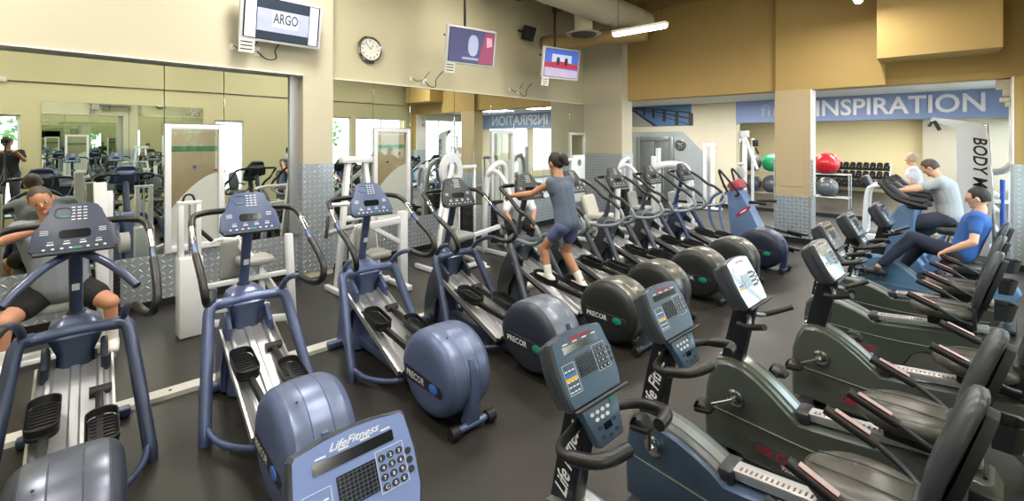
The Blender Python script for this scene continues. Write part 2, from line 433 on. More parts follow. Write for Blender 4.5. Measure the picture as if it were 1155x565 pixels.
m = MB().tube([(-.1, -.03, .08), (0, -.04, 0), (.1, -.03, .09)], .018, it=1).tube([(-.05, -.03, -.09), (.02, -.04, 0), (.06, -.03, -.08)], .015, it=1)
m.build('figure_mark', mat('bronze_mark', '#b9bcb8', .3, .7), t)
# seaside boardwalk poster: a flat print
def poster():
    t = thing('wall_poster', 'long framed print of a boardwalk railing beside blue sea', 'poster', (-8.75, YW-.012, 2.64))
    W_, H_ = 2.69, .76
    P = lambda pts, z, m: MB().plate(pts, (0, -z, 0), (1, 0, 0), (0, 0, 1), .0015).build('print_patch', m, t)
    MB().plate([(0, 0), (W_, 0), (W_, H_), (0, H_)], (0, .01, 0), (1, 0, 0), (0, 0, 1), .012).build('print_sheet', mat('print_sea', '#41658c', .5, var=.25, scale=8), t)
    P([(0, 0), (1.35, 0), (.25, H_), (0, H_)], .004, mat('print_deck', '#8e8f86', .5, var=.2, scale=30))
    m = MB()
    m.plate([(1.35, 0), (1.5, 0), (.36, H_), (.3, H_)], (0, -.007, 0), (1, 0, 0), (0, 0, 1), .0015)
    for zz in (.55, .35, .15):
        m.plate([(.38, H_-.02), (W_, zz-.15 if zz > .2 else 0), (W_, zz-.09 if zz > .2 else .03), (.38, H_)], (0, -.007, 0), (1, 0, 0), (0, 0, 1), .0015)
    for k in range(7):
        x = .5+2.1*(k/6)**1.4; zt = H_-.02-(H_-.42)*(x-.38)/(W_-.38); zb = max(0, zt-.1-.45*(x/W_))
        m.plate([(x, zb), (x+.03+.02*k, zb), (x+.03+.02*k, zt), (x, zt)], (0, -.008, 0), (1, 0, 0), (0, 0, 1), .0015)
    m.build('print_railing', mat('print_dark', '#131a24', .5), t)
poster()
# lettering on the fascia
sgn = mat('sign_letters', '#d9d6d8', .45)
t = thing('wall_sign', 'large pale raised letters reading find INSPIRATION on the blue fascia', 'sign', (0, YW-.005, 0))
X0, X1 = -2.50, .86
MB().text('INSPIRATION', .62, (X0, 0, 2.84), (1, 0, 0), (0, 0, 1), .02, width=X1-X0).build('lettering', sgn, t)
MB().text('find', .52, (-3.95, 0, 2.86), (1, 0, 0), (0, 0, 1), .02, width=.98).build('lettering', mat('sign_letters_grey', '#8f9cb4', .45), t)
mb = MB()
for k, (zz, w) in enumerate(((3.05, .1), (2.9, .16), (2.98, .1))):
    pass
for c, s in (((.85, YB+.2, 3.10), (.17, .12, .17)), ((.89, YB+.2, 2.96), (.09, .12, .12)), ((.87, YB+.2, 2.84), (.12, .12, .08)), ((.90, YB+.2, 2.76), (.06, .12, .08))): mb.box(c, s, bev=.015)
struct(mb.build('trim_17', cream2))

# ---- overhead services
t = thing('air_duct', 'cream round air duct running overhead to the ochre wall', 'duct', (0, 0, 0))
m = MB().cyl((-5.55, 4.0, 5.15), (-5.55, 10.6, 5.15), .33, 28)
for k in range(6): m.lathe([(.335, -.02), (.345, 0), (.335, .02)], (-5.55, 5+1.05*k, 5.15), 28, (0, 1, 0))
m.cyl((-5.55, 10.5, 5.15), (-5.55, 10.95, 5.15), .335, 28)
m.build('duct_pipe', cream2, t)
t2 = t; DO = V((-6.0, 8.95, 4.62))
MB().cyl((0, 0, .02), (0, 0, .6), .21, 24).build('drop_pipe', cream2, t2, loc=DO)
MB().lathe([(.21, .05), (.4, .0), (.41, -.02), (.38, -.03), (.3, -.01)], seg=32).build('diffuser_rim', cream2, t2, loc=DO)
for k, r in enumerate((.3, .22, .13)): MB().lathe([(r, -.02-.015*k), (r-.02, -.05-.015*k), (r-.06, -.02-.015*k)], seg=28).build('diffuser_cone', mat('vent_dark', '#5a5347', .5), t2, loc=DO)
o = MB().cyl((XW+.01, 9.2, 4.60), (-4.9, 9.9, 4.62), .19, 24).build('branch_duct', mat('duct_tan', '#a38c5e', .7)); tag(o, 'tan branch duct leaving the cream wall behind the diffuser', 'duct')
t = thing('vent_disc', 'dark oval ceiling vent seen by reflection above the near mirror', 'vent', (-.6, 1.1, 4.9))
MB().lathe([(.05, .1), (.42, .0), (.4, -.04), (.1, -.06)], seg=28).build('rim', mat('vent_brown', '#3d3124', .5), t); MB().cyl((0, 0, .05), (0, 0, .8), .14).build('drop_pipe', olive, t)
lampm = mat('lamp_tube', '#fffaf0', .4, emit=9.)
def fixture(x, y, z, label, L=1.3, ax=(1, 0)):
    t = thing('ceiling_lamp', label, 'ceiling lamp', (x, y, z), math.atan2(ax[1], ax[0]), 'fluorescent strip lamps')
    MB().box((0, 0, .05), (L, .16, .05), bev=.012).build('housing', white, t)
    for s in (-1, 1): MB().cyl((s*.4*L, 0, .06), (s*.4*L, 0, max(.2, CZ-z if z > 3.3 else .1)), .006, 8).build('hanger', dark, t)
    m = MB()
    m.loft([[V((xx, math.cos(a)*r*1.2, -.0+math.sin(a)*r)) for a in [2*PI*k/16 for k in range(16)]] for xx, r in ((-L/2+.01, .03), (-L/2+.05, .05), (L/2-.05, .05), (L/2-.01, .03))])
    m.build('diffuser', lampm, t)
    return t
fixture(-4.27, 8.3, 4.30, 'glowing fluorescent strip lamp hanging under the cream duct', 1.15)
fixture(-1.0, 9.5, 4.60, 'glowing lamp tip at the top edge before the ochre wall', 1.3, (0, 1))
def area(name, loc, sx, sy, e, col=(1, .95, .86)):
    L = bpy.data.lights.new(name, 'AREA'); L.shape = 'RECTANGLE'; L.size = sx; L.size_y = sy; L.energy = e; L.color = col
    o = bpy.data.objects.new(name, L); COL.objects.link(o); o.location = loc; return o
for x in (-5.6, -2.4, -.2):
    for y in (-.8, 2.6, 6.0): area('room_lamp', (x, y, 5.3), 1.3, .3, 110 if x < -5 else 78)
area('duct_lamp', (-4.27, 8.3, 4.22), 1.1, .14, 60); area('ochre_lamp', (-1.0, 9.5, 4.52), .14, 1.2, 60)
for x in (-6.5, -4, -1.5): area('back_lamp', (x, 13.4, 3.33), 1.4, .5, 105, (1, .98, .95))
for x in (-4.2, -1.2, .8):
    for y in (17.2, 20.6): area('far_lamp', (x, y, 2.93), 1.3, .3, 75, (1, .96, .88))
fixture(-2.5, 18.2, 2.9, 'bright strip lamp on the far ceiling left of the pillar', 1.2)
fixture(-.75, 18.2, 2.9, 'bright strip lamp on the far ceiling under the word on the fascia', 1.2)
area('lobby_lamp', (-9.2, 2.0, 3.1), 2, 1, 60); area('lobby_lamp', (-9.2, 6.8, 3.1), 2, 1, 60)
SC.world = bpy.data.worlds.new('daylight'); SC.world.use_nodes = True
wn = SC.world.node_tree; bg = wn.nodes['Background']
tc = wn.nodes.new('ShaderNodeTexCoord'); sx = wn.nodes.new('ShaderNodeSeparateXYZ'); rp = wn.nodes.new('ShaderNodeValToRGB')
wn.links.new(tc.outputs['Generated'], sx.inputs[0]); wn.links.new(sx.outputs['Z'], rp.inputs[0]); wn.links.new(rp.outputs[0], bg.inputs[0])
rp.color_ramp.elements[0].position = 0; rp.color_ramp.elements[0].color = (.62, .7, .78, 1)
rp.color_ramp.elements[1].position = .5; rp.color_ramp.elements[1].color = (.72, .84, 1, 1)
bg.inputs[1].default_value = 8.
# outside: pavement and trees
slab('ground_outside', XE+.25, 14, -8, 30, -.3, -.05, mat('pavement', '#b9b6ae', .8))
def tree(x, y, h, label):
    t = thing('street_tree', label, 'tree', (x, y, -.05), 0, 'trees outside the windows')
    MB().tube([(0, 0, 0), (.05, 0, h*.4), (0, .1, h*.7)], (.14, .06)).build('trunk', mat('bark', '#5f4f3d', .9, bump=.5), t)
    m = MB()
    for k in range(420):
        a = V((random.gauss(0, 1), random.gauss(0, 1), random.gauss(0, .8))).normalized()*random.uniform(.5, 1)**.5
        c = V((a.x*1.5, a.y*1.5, h*.75+a.z*h*.32)); q = .16
        u = V((random.gauss(0, 1), random.gauss(0, 1), random.gauss(0, 1))).normalized(); w = u.orthogonal().normalized()
        m.loft([[c-u*q, c+w*q*.5, c+u*q, c-w*q*.5]], caps=False); m._f([m.bm.verts.new(p) for p in (c-u*q, c+w*q*.5, c+u*q, c-w*q*.5)])
    m.build('foliage', mat('leaves', '#5f8a45', .7, var=.4, scale=3), t)
tree(5.2, 3.6, 3.6, 'leafy street tree outside the narrow window'); tree(5.6, 8.6, 3.4, 'leafy street tree outside the far windows'); tree(6.0, -.6, 4.4, 'leafy street tree outside the near window')

# ---- TVs, clock, speaker, wiring
def tv(loc, rz, tilt, w, h, label, art, pole, tagside=1):
    t = thing('television', label, 'television', loc, rz)
    R = M.Rotation(tilt, 3, 'Y')                         # local: screen faces +x, tilts down
    def q(x, y, z): return R @ V((x, y, z))
    U, W = R @ V((0, 1, 0)), R @ V((0, 0, 1)); N = U.cross(W)
    MB().plate(rrect(w, h, .02), q(-.05, 0, 0), U, W, .07, .012).build('casing', mat('tv_silver', '#cfcfd2', .35, .2), t)
    MB().plate(rrect(w-.08, h-.08, .01), q(.018, 0, .0), U, W, .006).build('screen', glassd, t)
    art(t, q, U, W, w, h)
    m = MB().box(q(-.1, 0, 0), (.06, .3, .26), R)
    if pole:
        m.tube([q(-.12, 0, 0), (-.22, 0, .1), (-.22, 0, .5)], .022, it=0); m.cyl((-.22, 0, .3), (-.22, 0, CZ-loc[2]), .024); m.tube([(-.22, 0, .15), (-.22, -.45, .2)], .015, it=0)
    else: m.tube([q(-.1, 0, 0), (-.24, 0, .02)], .03, it=0)
    m.build('mounting_arm', black, t)
    MB().plate(rrect(.2, .16, .005), q(.02, -w/2+.12, -h/2-.1), U, W, .004).text('CH', .0, q(.03, -w/2+.05, -h/2-.13), U, W, .0).build('caption_card', white, t) if False else MB().plate(rrect(.2, .18, .005), q(.02, -w/2+.1, -h/2-.08), U, W, .004).build('caption_card', white, t)
    m = MB()
    for k in range(3): m.plate([(-.08, -.004+.05*k-.05), (.07, -.004+.05*k-.05), (.07, .012+.05*k-.05), (-.08, .012+.05*k-.05)], q(.026, -w/2+.1, -h/2-.08), U, W, .001)
    m.build('card_print', dark, t)
    return t
scr = lambda n, c, e=.6: mat('screen_'+n, c, .4, emit=e, var=.15, scale=9)
def art1(t, q, U, W, w, h):
    P = lambda n, y0, y1, z0, z1, m, l=.025: MB().plate([(y0, z0), (y1, z0), (y1, z1), (y0, z1)], q(l, 0, 0), U, W, .001).build(n, m, t)
    P('picture_bar', -.5, -.36, -.28, .28, scr('lilac', '#b9b8ee')); P('picture_bar', .37, .5, -.28, .28, scr('lilac', '#b9b8ee'))
    P('picture', -.35, .36, -.28, .28, scr('navy', '#1d2a3d', .3)); P('picture', -.35, .36, -.17, .14, scr('pale', '#9aa0b8', .45), .027)
    P('picture', -.15, .2, -.1, .13, scr('paler', '#b4b7c8', .5), .0285)
    MB().text('ARGO', .20, q(.030, -.14, -.04), U, W, .002, width=.34).build('lettering', scr('ink', '#454a5a', .1), t)
def art2(t, q, U, W, w, h):
    P = lambda n, pts, m, l: MB().plate(pts, q(l, 0, 0), U, W, .001).build(n, m, t)
    a, b = w/2-.05, h/2-.05
    P('picture', [(-a, -b), (a, -b), (a, b), (-a, b)], scr('dusk', '#4a4a74', .45), .025)
    P('picture', [(.15, -b), (a, -b), (a, b), (.28, b), (.2, 0)], scr('rose', '#8f4060', .45), .027)
    P('picture', sell(.02, .02, .11, .19), scr('face', '#a9b0cc', .45), .0285)
    P('picture', [(.32, .02), (.44, .05), (.42, .2), (.3, .2)], scr('blush', '#d99ab4', .45), .029)
    P('picture', [(-.2, -.24), (.15, -.24), (.15, -.2), (-.2, -.2)], scr('caption', '#9aa0c0', .45), .029)
def art3(t, q, U, W, w, h):
    P = lambda n, pts, m, l: MB().plate(pts, q(l, 0, 0), U, W, .001).build(n, m, t)
    a, b = w/2-.05, h/2-.05
    P('picture', [(-a, -b), (a, -b), (a, b), (-a, b)], scr('blue', '#3e5fc0', .45), .025)
    P('picture', [(-.3, .0), (.28, 0), (.28, .2), (-.3, .2)], scr('studio', '#b8c0dc', .45), .027)
    P('picture', [(-a, -.1), (a, -.1), (a, .0), (0, .05), (-a, .0)], scr('crimson', '#a32438', .45), .028)
    P('picture', [(-a, -b), (a, -b), (a, -.13), (-a, -.1)], scr('desk', '#a59ab4', .45), .028)
    for y in (-.12, .12): P('picture', sell(y, .05, .05, .09), scr('suit', '#20263a', .3), .03)
tv((-6.93, 2.63, 3.86), 0, math.radians(9), 1.12, .66, 'silver television on the cream wall showing a film title between lilac bars', art1, False)
tv((-6.25, 5.68, 3.86), math.radians(-9), math.radians(8), 1.06, .68, 'silver television on a ceiling pole showing a dim violet and rose picture', art2, True)
tv((-6.25, 8.42, 3.88), math.radians(-12), math.radians(8), 1.08, .70, 'silver television on a ceiling pole showing a news studio in blue and red', art3, True)
for (y, z, lab) in ((2.35, 3.42, 'under the nearest television'), (5.45, 3.3, 'under the middle television'), (8.2, 3.32, 'under the farthest television')):
    x = XW+(.225 if y < 3 else 0.0)
    t = thing('power_outlet', 'white wall outlet with dangling black cable %s' % lab, 'outlet', (x, y, z))
    MB().plate(rrect(.09, .13, .01), (0, 0, 0), (0, 1, 0), (0, 0, 1), .012, .003).build('cover_plate', white, t)
    MB().plate(rrect(.08, .08, .01), (0, -.3, .02), (0, 1, 0), (0, 0, 1), .012, .003).build('cover_plate', white, t)
    MB().tube([(.03, 0, 0), (.05, .12, -.12), (.04, .28, -.08), (.08, .2, .04), (.15, .35, .22)], .008, 6).tube([(.03, -.3, .04), (.06, -.22, -.03), (.1, -.1, .0), (.15, .02, .18)], .007, 6).build('cable', black, t)
t = thing('wall_clock', 'round chrome rimmed wall clock with white face between the televisions', 'clock', (XW, 4.27, 3.75))
MB().lathe([(.235, 0), (.24, .03), (.215, .055), (.19, .04), (.19, .03)], axis=(1, 0, 0), seg=40).build('rim', chrome, t)
MB().lathe([(.195, .0), (.195, .032)], axis=(1, 0, 0), seg=40).build('clock_face', white, t)
for k in range(12):
    a = PI/2-2*PI*(k+1)/12; s = str(k+1)
    MB().text(s, .055, (.034, .15*math.cos(a)-.016*len(s), .15*math.sin(a)-.018), (0, 1, 0), (0, 0, 1), .001).build('numeral', black, t)
for nme, ang, L, w in (('hour_hand', 90-27, .1, .016), ('minute_hand', 90-318, .15, .011)):
    a = math.radians(ang); MB().bar((.042, 0, 0), (.042, L*math.cos(a), L*math.sin(a)), w, .003, .001).build(nme, black, t)
t = thing('wall_speaker', 'small black loudspeaker on a wall bracket above the runner', 'speaker', (XW, 8.4, 4.72))
MB().box((.17, 0, 0), (.2, .26, .34), M.Rotation(.35, 3, 'Y'), .02).build('cabinet', black, t); MB().tube([(0, -.2, .06), (.06, -.1, .06), (.15, 0, .05)], .02).build('bracket', black, t)
# conduit on the opposite wall (seen in the mirrors)
t = thing('wall_conduit', 'thin conduit with a small junction box along the olive wall', 'conduit', (XE, 0, 3.55))
MB().tube([(-.02, -.1, 0), (-.02, 4, .02), (-.02, 10.8, 0)], .012, 6, 0).build('pipe', dark, t); MB().box((-.03, -.2, .02), (.06, .16, .12), bev=.01).build('junction_box', white, t)
# white raceway strip across the floor
t = thing('floor_raceway', 'white metal cable raceway lying across the floor under the ellipticals', 'cable cover', (-4.86, -.3, 0), math.radians(-4.8))
m = MB()
m.plate([(-.08, 0), (.08, 0), (.07, .035), (-.07, .035)], (0, 0, 0), (1, 0, 0), (0, 0, 1), -10.2)
m.build('cover', mat('raceway_white', '#cdccc4', .5, var=.1, scale=40), t)
for k in range(14): MB().lathe([(.012, .036), (.012, .039)], (0, .5+.7*k, 0), 10).build('screw', dark, t)
# ================================================================ ELLIPTICAL TRAINERS (local: +x towards the console, rear wheels at x=0)
def elliptical(label, loc, cf, cs, cc, cm, rz=ROW, vbar=False, plain=False, badge='green', lp=.32, name='PRECOR', caps=True):
    t = thing('elliptical_trainer', label, 'elliptical trainer', loc, rz, 'row of elliptical trainers')
    # rear drum: barrel shell with two side covers
    prof = []
    for k in range(40):
        a = 2*PI*k/40; c, s = math.cos(a), math.sin(a)
        r = .355 if c < 0 else .355*(1+.14*c*max(0, 1-abs(s)*.6))
        prof.append((r*c, (.33 if s > 0 else .322)*s))
    def ring(y, k, kz=None): return [V((.40+p[0]*k, y, .345+p[1]*(kz or k))) for p in prof]
    MB().loft([ring(y, k) for y, k in ((-.155, .955), (-.13, .985), (-.062, 1.), (-.058, .99), (-.054, 1.), (0, 1.005), (.054, 1.), (.058, .99), (.062, 1.), (.13, .985), (.155, .955))]).build('drum_shell', cm, t, ang=.5)
    for s in (-1, 1):
        o = MB().loft([ring(s*y, k) for y, k in ((.150, .965), (.156, .95), (.175, .92), (.195, .86), (.21, .74), (.215, .5))]).build('side_cover', cs, t, ang=.5)
        U = (-s, 0, 0)
        if s > 0 or True:
            m = MB()
            # recessed name band with letters and round badge
            pts = [(-.26, -.055), (.24, -.04), (.27, .0), (.24, .04), (-.26, .055)]
            m.use(dark).plate([(p[0], p[1]) for p in pts], (.41, s*.2135, .30), U, (0, 0, 1), .004, .002, 1)
            m.use(inkw).text(name, .07, (.41+s*.235, s*.2175, .276), U, (0, 0, 1), .002, width=.26)
            m.build('name_band', None, o)
            MB().plate(sell(0, 0, .055, .035, 20, 2), (.41-s*.15, s*.216, .30), U, (0, 0, 1), .008, .003).build('badge', green if badge == 'green' else blu, o)
    for y in (-.10, .10): MB().sphere((.25, y, .355+.3), .008, 1).build('screw', dark, t) if y > 0 else None
    # rear column, stabiliser and wheels
    MB().loft([[V((x+a, b, z)) for a, b in ((-.05*k, -.07*k), (.06*k, -.07*k), (.06*k, .07*k), (-.05*k, .07*k))] for x, z, k in ((.09, .52, .25), (.055, .38, .5), (.06, .2, .62), (.09, .05, .8))]).build('rear_cowl', cf, t)
    m = MB().tube([(.07, -.17, .045), (.07, .17, .045)], .028, it=0); m.build('stabiliser', cf, t)
    for s in (-1, 1): MB().cyl((.065, s*.13, .045), (.065, s*.20, .045), .045, 18).build('wheel', black, t)
    # base beam, ramp, track
    MB().bar((.3, 0, .09), (2.05, 0, .10), .14, .1, .02).build('base_beam', cf, t)
    A, B = V((.84, 0, .17)), V((1.88, 0, .56)); d = (B-A).normalized(); nrm = V((-d.z, 0, d.x))
    def rl(y, k, x=0): return A+(B-A)*x+V((0, y, 0))+nrm*k
    sec = [(-.2, 0), (-.2, .05), (-.185, .055), (-.17, .03), (-.155, .03), (-.14, .052), (-.12, .052), (-.105, .022), (-.03, .018), (-.02, .03), (.02, .03), (.03, .018), (.105, .022), (.12, .052), (.14, .052), (.155, .03), (.17, .03), (.185, .055), (.2, .05), (.2, 0)]
    MB().loft([[rl(y, k, x) for y, k in sec] for x in (0, 1)]).build('ramp', alu, t, ang=.4)
    MB().loft([[rl(y, k-.07, x) for y, k in ((-.15, 0), (.15, 0), (.15, .065), (-.15, .065))] for x in (.05, .97)]).build('ramp_carrier', dark, t)
    # pedal arms and pedals
    for s, px_, pz, ox in ((1, 1.34, .42, .40), (-1, 1.08, .36, .30)):
        ar = MB().bar((ox, s*.12, .36 if s > 0 else .30), (1.56, s*.12, .47), .04, .055, .01).build('pedal_arm', black, t)
        c = V((px_, s*.13, pz+.035)); R = M.Rotation(-.16, 3, 'Y')
        U, W = R @ V((1, 0, 0)), V((0, 1, 0))
        m = MB().plate(rrect(.34, .15, .06), c, U, W, .03, .008)
        m.loft([[c+U*p[0]*k+W*p[1]*k+V((0, 0, .03+z)) for p in rrect(.34, .15, .06)] for k, z in ((1, 0), (1.04, .045), (.98, .045), (.95, .004))], caps=False)
        for q in range(9): m.box(c+U*(-.13+.033*q)+V((0, 0, .034)), (.008, .11, .006))
        m.build('pedal', foam, t)
        MB().cyl((1.56, s*.07, .47), (1.56, s*.185, .47), .04, 18).build('ramp_roller', black, t)
    # front shroud and arc fin
    MB().loft([[V((x+a*w, b*wy, z)) for a, b in rrect(1, 1, .25)] for x, z, w, wy in ((2.02, .02, .34, .26), (2.03, .25, .28, .22), (2.0, .5, .26, .20), (1.96, .66, .26, .20), (1.93, .80, .32, .30), (1.95, .87, .22, .26), (1.97, .91, .12, .14))]).build('front_shroud', cf, t, ang=.6)
    fin = [(2.22, .03), (2.2, .25), (2.12, .5), (2.0, .68), (1.86, .74), (1.72, .64), (1.74, .5), (1.88, .42), (1.98, .25), (1.98, .03)]
    for s in (-1, 1): MB().prism(fin, s*.15-.02, s*.15+.02, .012).build('side_fin', cs, t)
    MB().bar((2.1, -.31, .04), (2.1, .31, .04), .09, .07, .02).build('front_foot', cf, t)
    # crossbar, legs, floor tubes
    MB().tube([(1.81, -.285, .82), (1.82, -.1, .83), (1.82, .1, .83), (1.81, .285, .82)], .041, 16, 1).build('crossbar', cf, t)
    for s in (-1, 1):
        MB().tube([(1.82, s*.2, .83), (1.80, s*.275, .83), (1.74, s*.295, .72), (1.40, s*.365, .16), (1.345, s*.375, .07), (1.345, s*.375, .0)], .041, 16, 2).build('leg', cf, t)
        MB().tube([(1.345, s*.36, .10), (1.2, s*.33, .06), (.98, s*.20, .07), (.9, s*.1, .09)], .022, 10, 2).build('floor_tube', cf, t)
    # handlebars: grey joint tube, black loop, chrome contact, upper bar
    if plain:
        lg = mat('light_grey_metal', '#8f959c', .35, .3)
        for s in (-1, 1):
            MB().tube([(1.82, s*.25, .84), (1.70, s*.27, .92), (1.45, s*.31, .90), (1.22, s*.37, .96), (1.17, s*.40, 1.06), (1.25, s*.405, 1.17)], .024, 12).build('handle_joint', lg, t)
            MB().tube([(1.24, s*.405, 1.16), (1.40, s*.405, 1.28), (1.52, s*.405, 1.30), (1.66, s*.40, 1.42), (1.84, s*.39, 1.52), (1.92, s*.36, 1.545), (1.95, s*.26, 1.56), (1.93, s*.12, 1.56)], .025, 12).build('upper_bar', foam, t)
    for s in (() if plain else (-1, 1)):
        h = MB().tube([(1.82, s*.25, .84), (1.75, s*.26, .93), (1.6, s*.28, 1.01), (1.46, s*.31, 1.03)], .024, 12).build('handle_joint', cf, t)
        MB().tube([(1.48, s*.305, 1.03), (1.36, s*.34, 1.0), (1.24, s*.38, 1.01), (1.18, s*.4, 1.1), (1.27, s*.405, 1.2), (1.42, s*.405, 1.27), (1.52, s*.405, 1.31)], .026, 12).build('grip', foam, t)
        MB().tube([(1.51, s*.405, 1.307), (1.57, s*.405, 1.34), (1.63, s*.405, 1.39)], .021, 12, 0).build('handle_clamp', cf, t)
        MB().tube([(1.61, s*.405, 1.375), (1.70, s*.40, 1.44), (1.76, s*.40, 1.48)], .022, 12, 1).build('pulse_contact', chrome, t)
        MB().tube([(1.75, s*.40, 1.475), (1.84, s*.39, 1.52), (1.92, s*.36, 1.545), (1.95, s*.26, 1.56), (1.93, s*.12, 1.56)], .024, 12).build('upper_bar', foam, t)
    # column, console
    MB().tube([(2.0, 0, .84), (1.83, 0, 1.42)], .038, 16, 0).build('column', cf, t)
    MB().lathe([(.055, 0), (.05, .03), (.04, .04)], (1.985, 0, .89), axis=(-.17, 0, .58)).build('collar', black, t)
    U = V((0, -1, 0)); W = V((.46, 0, .888)).normalized(); N = U.cross(W)   # faces the rider (-x, +z)
    o0 = V((1.735, 0, 1.385))
    body = MB().plate([(-.20, 0), (.20, 0), (.222, .03), (.205, .15), (.185, .185), (.155, .20), (.14, .29), (.115, .33), (.08, .345), (-.08, .345), (-.115, .33), (-.14, .29), (-.155, .20), (-.185, .185), (-.205, .15), (-.222, .03)], o0, U, W, .05, .012, 2)
    body.loft([[o0+U*p[0]*k+W*(p[1]*k+.14)-N*z for p in rrect(.3, .26, .06)] for k, z in ((1., 0), (.95, .05), (.7, .085))])
    c = body.build('console', cc, t)
    q = lambda u, w, l=.051: o0+U*u+W*w+N*l
    MB().plate(rrect(.16, .06, .02), q(0, .12), U, W, .003).build('display', glassd, c)
    m = MB().use(green).box((0, 0, -5), (.001, .001, .001)) if False else MB()
    for k in range(4):
        MB().plate(rrect(.035, .008, .003), q(-.12+.08*k, .055), U, W, .002).build('button', inkw, c)
        m.use(inkw).plate(rrect(.028, .004, .001), q(-.12+.08*k, .072), U, W, .001)
    for k in range(8): MB().plate(rrect(.016, .010, .004), q(-.15+.043*k, .024), U, W, .002).build('button', inkw, c)
    for a, b in ((-.15, .15), (.14, .15)):
        for j in range(3): m.plate([(0, 0), (.04, 0), (.04, .004), (0, .004)], q(a-.02, b-.012*j), U, W, .001)
    for j in range(5):
        for k in range(3): m.plate(rrect(.02, .007, .002), q(.0+.03*k-.01, .31-.022*j), U, W, .001)
    m.use(green).plate(rrect(.05, .014, .005), q(.01, .022), U, W, .004)
    m.use(green).plate(rrect(.045, .012, .004), q(-.05+.0, .245), U, W, .002)
    m.build('printed_legend', None, c)
    MB().loft([[q(-.06+p[0]*k, .275+p[1]*k, l) for p in rrect(.09, .075, .03)] for k, l in ((1.05, .046), (1, .054), (.8, .052), (.75, .03))]).build('bottle_recess', cc, c)
    MB().cyl(q(-.2, -.008, .05), q(.2, -.008, .05), .012, 10).build('reading_rail', dark, c)
    MB().plate(rrect(.04, .05, .004), V((1.915, .0, 1.13))+V((-.036, 0, -.012)), U, (-.28, 0, .96), .003).build('warning_decal', inkw, t)
    if vbar:
        for s in (-1, 1): MB().tube([(1.80, s*.03, 1.37), (1.66, s*.14, 1.33), (1.50, s*.25, 1.24), (1.42, s*.31, 1.17)], .026, 12).build('lower_handlebar', cf, t)
    return t
E = {}
P = mat  # sets below: one dark grey-blue paint, each coloured by the light it gets
blue = dict(cf=P('blue_lit_metal', '#59668a', .34, .35, coat=.2), cs=P('blue_lit_cover', '#59668a', .38, .2), cc=P('blue_lit_console', '#4c5b80', .4), cm=P('blue_lit_shell', '#687492', .33, .35))  # bluish daylight tint put into the colour
slate = dict(cf=P('slate_lit_metal', '#3f4a64', .34, .35, coat=.2), cs=P('slate_lit_cover', '#2d3340', .4, .1), cc=P('charcoal_console', '#30353d', .42), cm=P('slate_lit_shell', '#737a86', .32, .4))  # same grey-blue paint, its different lighting put into the colours
first = dict(slate, cc=P('grey_blue_console', '#3b4358', .4), cm=P('steel_lit_shell', '#5d6371', .3, .4))
grey = dict(cf=P('grey_lit_metal', '#555c68', .34, .35, coat=.2), cs=P('charcoal_lit_cover', '#25282a', .42), cc=P('olive_console', '#34393a', .42), cm=P('bronze_lit_shell', '#6e6d66', .3, .45))  # same paint as the others, darker greenish lighting put into the colours
navy = dict(cf=P('navy_lit_metal', '#39486e', .34, .3, coat=.2), cs=P('navy_lit_cover', '#1e2538', .42), cc=P('charcoal_console', '#30353d', .42), cm=P('navy_lit_shell', '#4a5066', .36, .3))  # far end of the row: its lighting mixed into the shared paint as navy
def eloc(x, y): return (x, y, 0)
elliptical('elliptical trainer nearest the left edge, dark drum cropped by the picture bottom', eloc(-2.57, .13), **first, badge='blue', vbar=True)
e2 = elliptical('blue lit grey elliptical trainer, second from the left, behind the large blue console', eloc(-2.42, 1.17), **blue, badge='blue')
dup(e2, eloc(-2.46, 2.30), ROW, 'blue lit grey elliptical trainer, third from the left, whole drum in view')
elliptical('elliptical trainer with silver lit shell and black console, fourth from the left, left of the runner', eloc(-2.31, 3.32), **dict(slate))
e5 = elliptical('dark elliptical trainer under the running woman, large drum with green badge', eloc(-2.11, 4.36), **grey, plain=True)
dup(e5, eloc(-2.10, 5.34), ROW, 'dark elliptical trainer sixth from the left, just right of the runner')
dup(e5, eloc(-1.98, 6.36), ROW, 'dark elliptical trainer third from the far end of the row')
dup(e5, eloc(-1.88, 7.42), ROW, 'dark elliptical trainer next to the navy lit one at the far end of the row')
elliptical('navy lit elliptical trainer at the far end of the row, beside the ochre column', eloc(-1.74, 8.50), **navy, plain=True)
